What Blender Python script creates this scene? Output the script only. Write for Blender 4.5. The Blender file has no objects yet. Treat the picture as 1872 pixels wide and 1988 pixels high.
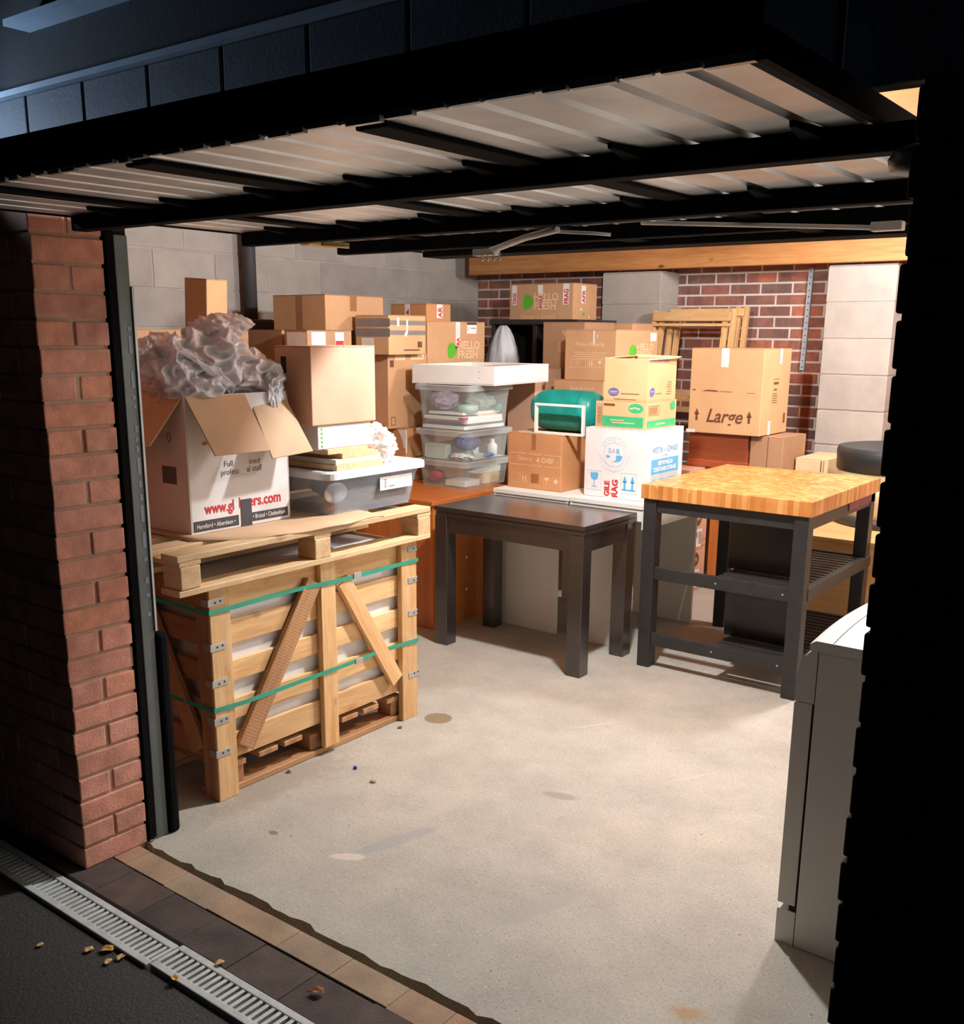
import bpy, math, random
from mathutils import Vector, Matrix, noise

random.seed(7)
scene = bpy.context.scene
COL = scene.collection
PI = math.pi


def S(r, g, b):
    """sRGB 0-255 to linear"""
    o = []
    for c in (r, g, b):
        c /= 255.0
        o.append(c / 12.92 if c <= 0.04045 else ((c + 0.055) / 1.055) ** 2.4)
    return tuple(o)


# ------------------------------------------------------------------ camera
CAM_H = 1.6
YAW, PITCH, ROLL = math.radians(37.4), math.radians(13.2), math.radians(0.45)
FPX = 1940.0
fwd = Vector((-math.sin(YAW) * math.cos(PITCH), math.cos(YAW) * math.cos(PITCH), -math.sin(PITCH)))
rgt = Vector((math.cos(YAW), math.sin(YAW), 0))
upv = rgt.cross(fwd)
r2 = rgt * math.cos(ROLL) + upv * math.sin(ROLL)
u2 = upv * math.cos(ROLL) - rgt * math.sin(ROLL)
cam = bpy.data.cameras.new('camera')
cam.sensor_fit = 'HORIZONTAL'
cam.sensor_width = 36.0
cam.lens = FPX / 1872.0 * 36.0
cam.shift_y = 106.0 / 1872.0
cam.clip_start = 0.05
cam_o = bpy.data.objects.new('camera', cam)
COL.objects.link(cam_o)
mw = Matrix.Identity(4)
for i in range(3):
    mw[i][0], mw[i][1], mw[i][2] = r2[i], u2[i], -fwd[i]
mw[2][3] = CAM_H
cam_o.matrix_world = mw
scene.camera = cam_o

# ------------------------------------------------------------------ night sky, exposure
world = bpy.data.worlds.new('night')
scene.world = world
world.use_nodes = True
bg = world.node_tree.nodes['Background']
bg.inputs['Color'].default_value = (0.55, 0.7, 1.0, 1)
bg.inputs['Strength'].default_value = 0.004

vs = scene.view_settings
vs.view_transform = 'Standard'
vs.look = 'None'
vs.exposure = 0.2
vs.gamma = 1.0
vs.use_curve_mapping = False
scene.cycles.transparent_max_bounces = 48


def lamp(name, kind, loc, power, col, **kw):
    l = bpy.data.lights.new(name, kind)
    l.energy = power
    l.color = col
    for k, v in kw.items():
        setattr(l, k, v)
    o = bpy.data.objects.new(name, l)
    o.location = loc
    COL.objects.link(o)
    return o


# two ceiling lamps of the garage, above the open door and further in
lamp('ceiling_bulb', 'POINT', (-1.95, 3.45, 2.22), 175, (0.94, 0.98, 1.0), shadow_soft_size=0.05)
lamp('ceiling_bulb', 'POINT', (-1.2, 5.3, 2.3), 150, (0.94, 0.98, 1.0), shadow_soft_size=0.14)
# cool security lamp on the outside wall, left of the opening
sl = lamp('security_lamp', 'SPOT', (-3.0, 1.2, 2.08), 15, (0.55, 0.74, 1.0), shadow_soft_size=0.03, spot_size=math.radians(100), spot_blend=0.8)
sl.rotation_euler = Vector((1.0, 0.35, 0.32)).to_track_quat('-Z', 'Y').to_euler()


# ------------------------------------------------------------------ material helpers
def new_mat(name):
    m = bpy.data.materials.new(name)
    m.use_nodes = True
    nt = m.node_tree
    b = nt.nodes['Principled BSDF']
    return m, nt, b


def coords(nt, scale=(1, 1, 1), kind='Object'):
    tc = nt.nodes.new('ShaderNodeTexCoord')
    mp = nt.nodes.new('ShaderNodeMapping')
    mp.inputs['Scale'].default_value = scale
    nt.links.new(tc.outputs[kind], mp.inputs['Vector'])
    return mp.outputs['Vector']


def noise_n(nt, vec, scale, detail=4, rough=0.55):
    n = nt.nodes.new('ShaderNodeTexNoise')
    n.inputs['Scale'].default_value = scale
    n.inputs['Detail'].default_value = detail
    n.inputs['Roughness'].default_value = rough
    nt.links.new(vec, n.inputs['Vector'])
    return n.outputs['Fac']


def ramp(nt, fac, stops):
    r = nt.nodes.new('ShaderNodeValToRGB')
    e = r.color_ramp.elements
    while len(e) < len(stops):
        e.new(0.5)
    for i, (p, c) in enumerate(stops):
        e[i].position = p
        e[i].color = (c[0], c[1], c[2], 1)
    nt.links.new(fac, r.inputs['Fac'])
    return r.outputs['Color']


def mixc(nt, fac, a, b, mode='MIX'):
    m = nt.nodes.new('ShaderNodeMix')
    m.data_type = 'RGBA'
    m.blend_type = mode
    for sock, v in ((m.inputs[0], fac), (m.inputs[6], a), (m.inputs[7], b)):
        if hasattr(v, 'is_linked') or hasattr(v, 'links'):
            nt.links.new(v, sock)
        elif isinstance(v, (int, float)):
            sock.default_value = v
        else:
            sock.default_value = (v[0], v[1], v[2], 1)
    return m.outputs[2]


def math_n(nt, op, a, b=None, c=None):
    m = nt.nodes.new('ShaderNodeMath')
    m.operation = op
    for i, v in enumerate((a, b, c)):
        if v is None:
            continue
        if hasattr(v, 'links'):
            nt.links.new(v, m.inputs[i])
        else:
            m.inputs[i].default_value = v
    return m.outputs[0]


def bump(nt, b, height, strength=0.3, dist=0.002):
    n = nt.nodes.new('ShaderNodeBump')
    n.inputs['Strength'].default_value = strength
    n.inputs['Distance'].default_value = dist
    nt.links.new(height, n.inputs['Height'])
    nt.links.new(n.outputs['Normal'], b.inputs['Normal'])


def scl(c, k):
    return tuple(min(1, x * k) for x in c)


def plain(name, c, rough=0.55, metal=0.0, var=0.12, scale=9, bmp=0.0, bscale=120, coat=0.0):
    m, nt, b = new_mat(name)
    v = coords(nt)
    col = ramp(nt, noise_n(nt, v, scale), [(0.3, scl(c, 1 - var)), (0.7, scl(c, 1 + var))])
    nt.links.new(col, b.inputs['Base Color'])
    b.inputs['Roughness'].default_value = rough
    b.inputs['Metallic'].default_value = metal
    if coat:
        b.inputs['Coat Weight'].default_value = coat
    if bmp:
        bump(nt, b, noise_n(nt, v, bscale, 3), bmp)
    return m


def wood(name, dark, light, scale=6, stretch=0.09, rough=0.6, axis=0, knots=True, rand=0.25, bmp=0.25, saw=0.0):
    m, nt, b = new_mat(name)
    s = [1, 1, 1]
    s[axis] = stretch
    tc = nt.nodes.new('ShaderNodeTexCoord')
    oi = nt.nodes.new('ShaderNodeObjectInfo')
    add = nt.nodes.new('ShaderNodeVectorMath')
    add.operation = 'ADD'
    sc = nt.nodes.new('ShaderNodeVectorMath')
    sc.operation = 'SCALE'
    sc.inputs[0].default_value = (7.3, 3.1, 5.7)
    nt.links.new(oi.outputs['Random'], sc.inputs['Scale'])
    nt.links.new(tc.outputs['Object'], add.inputs[0])
    nt.links.new(sc.outputs[0], add.inputs[1])
    mp = nt.nodes.new('ShaderNodeMapping')
    mp.inputs['Scale'].default_value = s
    nt.links.new(add.outputs[0], mp.inputs['Vector'])
    v = mp.outputs['Vector']
    n1 = noise_n(nt, v, scale * 4, 6, 0.6)
    n2 = noise_n(nt, v, scale * 22, 3, 0.6)
    f = math_n(nt, 'ADD', math_n(nt, 'MULTIPLY', n1, 0.7), math_n(nt, 'MULTIPLY', n2, 0.3))
    mid = tuple((a + c) / 2 for a, c in zip(dark, light))
    col = ramp(nt, f, [(0.30, dark), (0.48, mid), (0.66, light)])
    if knots:
        mp2 = nt.nodes.new('ShaderNodeMapping')
        s2 = [1, 1, 1]
        s2[axis] = 0.45
        mp2.inputs['Scale'].default_value = s2
        nt.links.new(add.outputs[0], mp2.inputs['Vector'])
        vo = nt.nodes.new('ShaderNodeTexVoronoi')
        vo.inputs['Scale'].default_value = 9
        nt.links.new(mp2.outputs['Vector'], vo.inputs['Vector'])
        k = ramp(nt, vo.outputs['Distance'], [(0.05, (1, 1, 1)), (0.14, (0, 0, 0))])
        col = mixc(nt, k, col, scl(dark, 0.55))
        mp3 = nt.nodes.new('ShaderNodeMapping')
        s3 = [1, 1, 1]
        s3[axis] = 0.4
        mp3.inputs['Scale'].default_value = s3
        nt.links.new(add.outputs[0], mp3.inputs['Vector'])
        h = ramp(nt, noise_n(nt, mp3.outputs['Vector'], 9, 4, 0.7), [(0.60, (0, 0, 0)), (0.70, (0.65,) * 3)])
        col = mixc(nt, h, col, S(196, 118, 58))
    if saw:
        wv = nt.nodes.new('ShaderNodeTexWave')
        wv.inputs['Scale'].default_value = 28
        wv.inputs['Distortion'].default_value = 3
        wv.inputs['Detail'].default_value = 2
        nt.links.new(tc.outputs['Object'], wv.inputs['Vector'])
        k2 = ramp(nt, wv.outputs['Fac'], [(0.0, (saw,) * 3), (0.35, (0, 0, 0))])
        col = mixc(nt, k2, col, scl(dark, 0.5))
    hv = nt.nodes.new('ShaderNodeHueSaturation')
    nt.links.new(col, hv.inputs['Color'])
    nt.links.new(math_n(nt, 'ADD', math_n(nt, 'MULTIPLY', oi.outputs['Random'], rand), 1 - rand / 2), hv.inputs['Value'])
    nt.links.new(hv.outputs['Color'], b.inputs['Base Color'])
    b.inputs['Roughness'].default_value = rough
    if bmp:
        bump(nt, b, f, bmp, 0.003)
    return m


def card(name, c, rough=0.7):
    m, nt, b = new_mat(name)
    v = coords(nt)
    n1 = noise_n(nt, v, 3.5, 5)
    n2 = noise_n(nt, coords(nt, (1, 1, 0.05)), 160, 2)
    col = ramp(nt, n1, [(0.3, scl(c, 0.88)), (0.7, scl(c, 1.1))])
    col = mixc(nt, math_n(nt, 'MULTIPLY', n2, 0.18), col, scl(c, 0.7))
    oi = nt.nodes.new('ShaderNodeObjectInfo')
    nt.links.new(col, b.inputs['Base Color'])
    b.inputs['Roughness'].default_value = rough
    b.inputs['Specular IOR Level'].default_value = 0.3
    bump(nt, b, n2, 0.08, 0.002)
    return m


def islands(name, stops, rough=0.85, nscale=14, nvar=0.35, bmp=0.6, vband=False):
    """bricks or blocks: one colour per brick, mottled"""
    m, nt, b = new_mat(name)
    g = nt.nodes.new('ShaderNodeNewGeometry')
    col = ramp(nt, g.outputs['Random Per Island'], stops)
    v = coords(nt)
    n1 = noise_n(nt, v, nscale, 6)
    mul = ramp(nt, n1, [(0.3, (1 - nvar,) * 3), (0.7, (1 + nvar * 0.3,) * 3)])
    col = mixc(nt, 1.0, col, mul, 'MULTIPLY')
    if vband:
        n2 = noise_n(nt, coords(nt, (1, 1, 0.15)), 11, 2)
        k = ramp(nt, n2, [(0.52, (0, 0, 0)), (0.62, (1, 1, 1))])
        col = mixc(nt, math_n(nt, 'MULTIPLY', k, 0.55), col, S(104, 82, 78))
    nt.links.new(col, b.inputs['Base Color'])
    b.inputs['Roughness'].default_value = rough
    bump(nt, b, noise_n(nt, v, 130, 4), bmp, 0.003)
    return m


def clear_plastic(name, tint, alpha=0.4, rough=0.15):
    m, nt, b = new_mat(name)
    nt.nodes.remove(b)
    out = nt.nodes['Material Output']
    tr = nt.nodes.new('ShaderNodeBsdfTransparent')
    tr.inputs['Color'].default_value = (*scl(tint, 1.0), 1)
    p = nt.nodes.new('ShaderNodeBsdfPrincipled')
    p.inputs['Base Color'].default_value = (*tint, 1)
    p.inputs['Roughness'].default_value = rough
    mx = nt.nodes.new('ShaderNodeMixShader')
    fr = nt.nodes.new('ShaderNodeLayerWeight')
    fr.inputs['Blend'].default_value = 0.25
    f = math_n(nt, 'ADD', math_n(nt, 'MULTIPLY', fr.outputs['Facing'], 0.3), alpha)
    f = math_n(nt, 'MINIMUM', f, 0.95)
    nt.links.new(f, mx.inputs[0])
    nt.links.new(tr.outputs[0], mx.inputs[1])
    nt.links.new(p.outputs[0], mx.inputs[2])
    nt.links.new(mx.outputs[0], out.inputs['Surface'])
    return m


# ------------------------------------------------------------------ mesh builder
class MB:
    def __init__(s):
        s.v, s.f, s.sm = [], [], []

    def add(s, vs, fs, smooth=False):
        o = len(s.v)
        s.v += [Vector(p) for p in vs]
        s.f += [tuple(i + o for i in f) for f in fs]
        s.sm += [smooth] * len(fs)
        return s

    def box(s, x0, x1, y0, y1, z0, z1):
        vs = [(x, y, z) for z in (z0, z1) for y in (y0, y1) for x in (x0, x1)]
        return s.add(vs, [(0, 2, 3, 1), (4, 5, 7, 6), (0, 1, 5, 4), (2, 6, 7, 3), (0, 4, 6, 2), (1, 3, 7, 5)])

    def hexa(s, b, t):
        """four bottom points, four top points (counter-clockwise from above)"""
        return s.add(list(b) + list(t), [(3, 2, 1, 0), (4, 5, 6, 7)] + [(i, (i + 1) % 4, 4 + (i + 1) % 4, 4 + i) for i in range(4)])

    def bar(s, p0, p1, w, t, up=(0, 0, 1)):
        p0, p1 = Vector(p0), Vector(p1)
        d = (p1 - p0).normalized()
        a = d.cross(Vector(up)).normalized() * (w / 2)
        c = a.cross(d).normalized() * (t / 2)
        q = [p0 - a - c, p0 + a - c, p0 + a + c, p0 - a + c]
        r = [p1 - a - c, p1 + a - c, p1 + a + c, p1 - a + c]
        return s.add(q + r, [(0, 1, 2, 3), (7, 6, 5, 4)] + [(i, i + 4, (i + 1) % 4 + 4, (i + 1) % 4) for i in range(4)])

    def tube(s, pts, r, n=10, smooth=True):
        pts = [Vector(p) for p in pts]
        rings = []
        for i, p in enumerate(pts):
            d = (pts[min(i + 1, len(pts) - 1)] - pts[max(i - 1, 0)]).normalized()
            a = d.cross(Vector((0, 0, 1)))
            if a.length < 1e-3:
                a = Vector((1, 0, 0))
            a.normalize()
            c = d.cross(a)
            rr = r[i] if isinstance(r, (list, tuple)) else r
            rings.append([p + a * rr * math.cos(2 * PI * k / n) + c * rr * math.sin(2 * PI * k / n) for k in range(n)])
        return s.loft(rings, smooth=smooth)

    def loft(s, rings, cap0=True, cap1=True, smooth=False):
        n = len(rings[0])
        vs = [p for r in rings for p in r]
        fs = []
        for i in range(len(rings) - 1):
            for k in range(n):
                a, b2 = i * n + k, i * n + (k + 1) % n
                fs.append((a, b2, b2 + n, a + n))
        s.add(vs, fs, smooth)
        o = len(s.v) - len(vs)
        if cap0:
            s.f.append(tuple(o + k for k in reversed(range(n))))
            s.sm.append(False)
        if cap1:
            s.f.append(tuple(o + (len(rings) - 1) * n + k for k in range(n)))
            s.sm.append(False)
        return s

    def lathe(s, prof, cx, cy, n=40, smooth=True, cap0=True, cap1=True):
        rings = [[(cx + r * math.cos(2 * PI * k / n), cy + r * math.sin(2 * PI * k / n), z) for k in range(n)] for r, z in prof]
        return s.loft(rings, cap0, cap1, smooth)

    def prism(s, pts, d):
        """closed outline (list of 3-D points) swept along vector d"""
        pts = [Vector(p) for p in pts]
        n = len(pts)
        d = Vector(d)
        return s.add(pts + [p + d for p in pts], [tuple(reversed(range(n))), tuple(range(n, 2 * n))] + [(i, (i + 1) % n, (i + 1) % n + n, i + n) for i in range(n)])

    def mesh(s, name, off=None):
        me = bpy.data.meshes.new(name)
        o = Vector(off) if off else Vector()
        me.from_pydata([v - o for v in s.v], [], s.f)
        me.polygons.foreach_set('use_smooth', s.sm)
        me.update()
        import bmesh
        bm = bmesh.new()
        bm.from_mesh(me)
        bmesh.ops.recalc_face_normals(bm, faces=bm.faces)
        bm.to_mesh(me)
        bm.free()
        return me


def clusters(mb, gap):
    """split a builder into pieces that stand further apart than gap"""
    par = list(range(len(mb.v)))

    def find(a):
        while par[a] != a:
            par[a] = par[par[a]]
            a = par[a]
        return a
    for f in mb.f:
        for i in f[1:]:
            par[find(i)] = find(f[0])
    isl = {}
    for k, f in enumerate(mb.f):
        isl.setdefault(find(f[0]), []).append(k)
    bb = []
    for fs in isl.values():
        pts = [mb.v[i] for k in fs for i in mb.f[k]]
        bb.append([fs, [min(p[a] for p in pts) for a in range(3)], [max(p[a] for p in pts) for a in range(3)]])
    done = False
    while not done:
        done = True
        for i in range(len(bb)):
            for j in range(i + 1, len(bb)):
                if all(bb[i][1][a] - gap <= bb[j][2][a] and bb[j][1][a] - gap <= bb[i][2][a] for a in range(3)):
                    bb[i] = [bb[i][0] + bb[j][0], [min(bb[i][1][a], bb[j][1][a]) for a in range(3)], [max(bb[i][2][a], bb[j][2][a]) for a in range(3)]]
                    del bb[j]
                    done = False
                    break
            if not done:
                break
    out = []
    for fs, _, _ in bb:
        n = MB()
        for k in fs:
            n.add([mb.v[i] for i in mb.f[k]], [tuple(range(len(mb.f[k])))], mb.sm[k])
        out.append(n)
    return out


GAPS = {'tape': 0.004, 'printed_band': 0.004, 'printed_text': 0.022, 'printed_mark': 0.03, 'label': 0.004, 'barcode': 0.03, 'logo': 0.03, 'seam': 0.02, 'screw_cap': 0.004, 'printed_symbol': 0.012, 'screw_hole': 0.01}


def link(name, mb, m, parent=None, off=None, bevel=0.0, seg=2, label=None):
    if name in GAPS and parent and not bevel:
        parts = clusters(mb, GAPS[name])
        if len(parts) > 1:
            return [link1(name, p, m, parent, off, bevel, seg, label) for p in parts][0]
    return link1(name, mb, m, parent, off, bevel, seg, label)


def link1(name, mb, m, parent=None, off=None, bevel=0.0, seg=2, label=None):
    me = mb.mesh(name, off)
    me.materials.append(m)
    o = bpy.data.objects.new(name, me)
    COL.objects.link(o)
    if parent:
        o.parent = parent
    if bevel:
        bv = o.modifiers.new('bevel', 'BEVEL')
        bv.width = bevel
        bv.segments = seg
        bv.limit_method = 'ANGLE'
        bv.angle_limit = math.radians(40)
    if label:
        o['label'] = label
    return o


def tag(o, label, cat, group=None):
    o['label'] = label
    o['category'] = cat
    if group:
        o['group'] = group
    return o


def thing(name, label, cat, loc, rz=0.0, group=None):
    o = bpy.data.objects.new(name, None)
    o.empty_display_size = 0.1
    COL.objects.link(o)
    o.location = loc
    o.rotation_euler = (0, 0, rz)
    return tag(o, label, cat, group)


def W(root):
    """offset for parts given in world coordinates"""
    return Vector(root.location)


def struct(name, mb, m, bevel=0.0, parent=None):
    o = link(name, mb, m, parent, bevel=bevel)
    if not parent:
        o['kind'] = 'structure'
    return o


def solo(name, mb, m, label, cat, group=None, bevel=0.0, smooth=False):
    """a thing that is one mesh; origin moved to its base"""
    xs = [v.x for v in mb.v]
    ys = [v.y for v in mb.v]
    zs = [v.z for v in mb.v]
    c = Vector(((min(xs) + max(xs)) / 2, (min(ys) + max(ys)) / 2, min(zs)))
    o = link(name, mb, m, off=c, bevel=bevel)
    o.location = c
    return tag(o, label, cat, group)


def board(name, parent, p0, p1, w, t, m, up=(0, 0, 1), bevel=0.002, label=None, jag=0.0):
    """a plank whose local X runs along its length (for the grain); p0, p1 are world points of its axis"""
    p0, p1 = Vector(p0), Vector(p1)
    d = (p1 - p0)
    L = d.length
    x = d.normalized()
    z = (Vector(up) - x * x.dot(Vector(up))).normalized()
    y = z.cross(x)
    mb = MB()
    n = max(2, int(L / 0.06)) if jag else 1
    rings = []
    for i in range(n + 1):
        xx = -L / 2 + L * i / n
        j = [random.uniform(-jag, jag) for _ in range(4)] if jag else [0] * 4
        rings.append([(xx, -w / 2 + j[0], -t / 2), (xx, w / 2 + j[1], -t / 2), (xx, w / 2 + j[1], t / 2 + j[2] * .5), (xx, -w / 2 + j[0], t / 2 + j[3] * .5)])
    mb.loft(rings)
    o = link(name, mb, m, parent, bevel=bevel, seg=1, label=label)
    mt = Matrix.Identity(4)
    c = (p0 + p1) / 2
    if parent:
        q = parent
        tot = Vector()
        while q:
            tot += q.location
            q = q.parent
        c = c - tot
    for i in range(3):
        mt[i][0], mt[i][1], mt[i][2], mt[i][3] = x[i], y[i], z[i], c[i]
    o.matrix_local = mt
    return o


# ------------------------------------------------------------------ lettering
_dg = None


def text_polys(s, size, align='LEFT', shear=0.0, bold=0.0):
    cu = bpy.data.curves.new('t', 'FONT')
    cu.body = s
    cu.size = size
    cu.align_x = align
    cu.shear = shear
    cu.offset = bold
    cu.resolution_u = 3
    cu.fill_mode = 'FRONT' if cu.dimensions == '3D' else 'BOTH'
    o = bpy.data.objects.new('t', cu)
    COL.objects.link(o)
    dg = bpy.context.evaluated_depsgraph_get()
    me = bpy.data.meshes.new_from_object(o.evaluated_get(dg))
    vs = [v.co.copy() for v in me.vertices]
    fs = [tuple(p.vertices) for p in me.polygons]
    bpy.data.objects.remove(o)
    bpy.data.curves.remove(cu)
    bpy.data.meshes.remove(me)
    return vs, fs


class Face:
    """a flat face of a thing: origin, two axes, outward normal; collects flat printing"""

    def __init__(s, o, u, v):
        s.o, s.u, s.v = Vector(o), Vector(u).normalized(), Vector(v).normalized()
        s.n = s.u.cross(s.v)

    def p(s, a, b, lift=0.0008):
        return s.o + s.u * a + s.v * b + s.n * lift

    def rect(s, mb, a0, b0, a1, b1, lift=0.0008, th=0.0):
        if th:
            mb.hexa([s.p(*q, lift - th) for q in ((a0, b0), (a1, b0), (a1, b1), (a0, b1))], [s.p(*q, lift) for q in ((a0, b0), (a1, b0), (a1, b1), (a0, b1))])
        else:
            mb.add([s.p(a0, b0, lift), s.p(a1, b0, lift), s.p(a1, b1, lift), s.p(a0, b1, lift)], [(0, 1, 2, 3)])

    def poly(s, mb, pts, lift=0.0008):
        mb.add([s.p(a, b, lift) for a, b in pts], [tuple(range(len(pts)))])

    def frame(s, mb, a0, b0, a1, b1, w, lift=0.0008):
        s.rect(mb, a0, b0, a1, b0 + w, lift)
        s.rect(mb, a0, b1 - w, a1, b1, lift)
        s.rect(mb, a0, b0 + w, a0 + w, b1 - w, lift)
        s.rect(mb, a1 - w, b0 + w, a1, b1 - w, lift)

    def ell(s, mb, a, b, ra, rb, n=28, lift=0.0008, a0=0, a1=2 * PI, rot=0):
        pts = []
        for k in range(n):
            t = a0 + (a1 - a0) * k / n
            x, y = ra * math.cos(t), rb * math.sin(t)
            pts.append((a + x * math.cos(rot) - y * math.sin(rot), b + x * math.sin(rot) + y * math.cos(rot)))
        s.poly(mb, pts, lift)

    def ring(s, mb, a, b, ra, rb, w, n=36, lift=0.0008, t0=0, t1=2 * PI):
        for k in range(n):
            q = []
            for kk, off in ((k, 0), (k + 1, 0), (k + 1, w), (k, w)):
                t = t0 + (t1 - t0) * kk / n
                q.append((a + (ra - off) * math.cos(t), b + (rb - off) * math.sin(t)))
            s.poly(mb, q, lift)

    def text(s, mb, txt, a, b, size, align='LEFT', shear=0.0, rot=0.0, sx=1.0, lift=0.001, bold=0.0):
        vs, fs = text_polys(txt, size, align, shear, bold)
        c, sn = math.cos(rot), math.sin(rot)
        mb.add([s.p(a + (v.x * sx) * c - v.y * sn, b + (v.x * sx) * sn + v.y * c, lift) for v in vs], fs)

    def arrow_up(s, mb, a, b, w, h, lift=0.0008):
        s.poly(mb, [(a - w * .22, b), (a + w * .22, b), (a + w * .22, b + h * .55), (a - w * .22, b + h * .55)], lift)
        s.poly(mb, [(a - w * .5, b + h * .5), (a + w * .5, b + h * .5), (a, b + h)], lift)

    def glass(s, mb, a, b, w, h, lift=0.0008):
        s.poly(mb, [(a - w / 2, b + h), (a - w / 2, b + h * .75), (a - w * .38, b + h * .55), (a, b + h * .46), (a + w * .38, b + h * .55), (a + w / 2, b + h * .75), (a + w / 2, b + h)], lift)
        s.rect(mb, a - w * .05, b + h * .06, a + w * .05, b + h * .48, lift)
        s.rect(mb, a - w * .33, b, a + w * .33, b + h * .06, lift)


# ------------------------------------------------------------------ palette
M_mortar = plain('mortar', S(212, 200, 188), 0.95, bmp=0.8, bscale=90)
M_mortar_dim = plain('pier_mortar', S(186, 158, 138), 0.95, bmp=0.8, bscale=90)
M_brick = islands('red_brick', [(0, S(170, 104, 88)), (0.2, S(132, 98, 90)), (0.4, S(180, 112, 90)), (0.6, S(142, 104, 94)), (0.8, S(192, 114, 86)), (1, S(122, 96, 90))], vband=True)
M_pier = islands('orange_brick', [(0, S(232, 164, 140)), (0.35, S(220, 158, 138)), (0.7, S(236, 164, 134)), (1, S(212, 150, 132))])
M_pier_shaded = islands('shaded_brick', [(0, S(66, 52, 50)), (0.5, S(54, 46, 46)), (1, S(72, 54, 50))])  # right pier: the shade on its unlit face is put into the brick colour
M_block = islands('grey_block', [(0, S(172, 164, 154)), (0.5, S(180, 172, 162)), (1, S(164, 156, 148))], nscale=6, nvar=0.15, bmp=0.5)
M_block_mortar = plain('block_mortar', S(178, 166, 156), 0.95, bmp=0.5)
M_black_steel = plain('black_steel', (0.005, 0.005, 0.0055), 0.8, var=0.3)
M_black_steel.node_tree.nodes['Principled BSDF'].inputs['Specular IOR Level'].default_value = 0.08
M_galv = plain('galvanised', S(150, 152, 150), 0.38, 0.85, var=0.15, scale=30)
M_beam = wood('wall_timber', S(150, 90, 45), S(206, 148, 88), scale=3, knots=True, rough=0.5)
M_ply = wood('roof_board', S(150, 88, 46), S(182, 116, 66), scale=3, knots=False)
M_darkboard = plain('dark_fascia', S(54, 60, 70), 0.7, var=0.3, scale=14, bmp=0.4)
M_trim = plain('pale_trim', S(150, 165, 180), 0.5)
M_wallblack = plain('dark_brickwork', S(36, 37, 40), 0.9, bmp=0.5)


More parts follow.
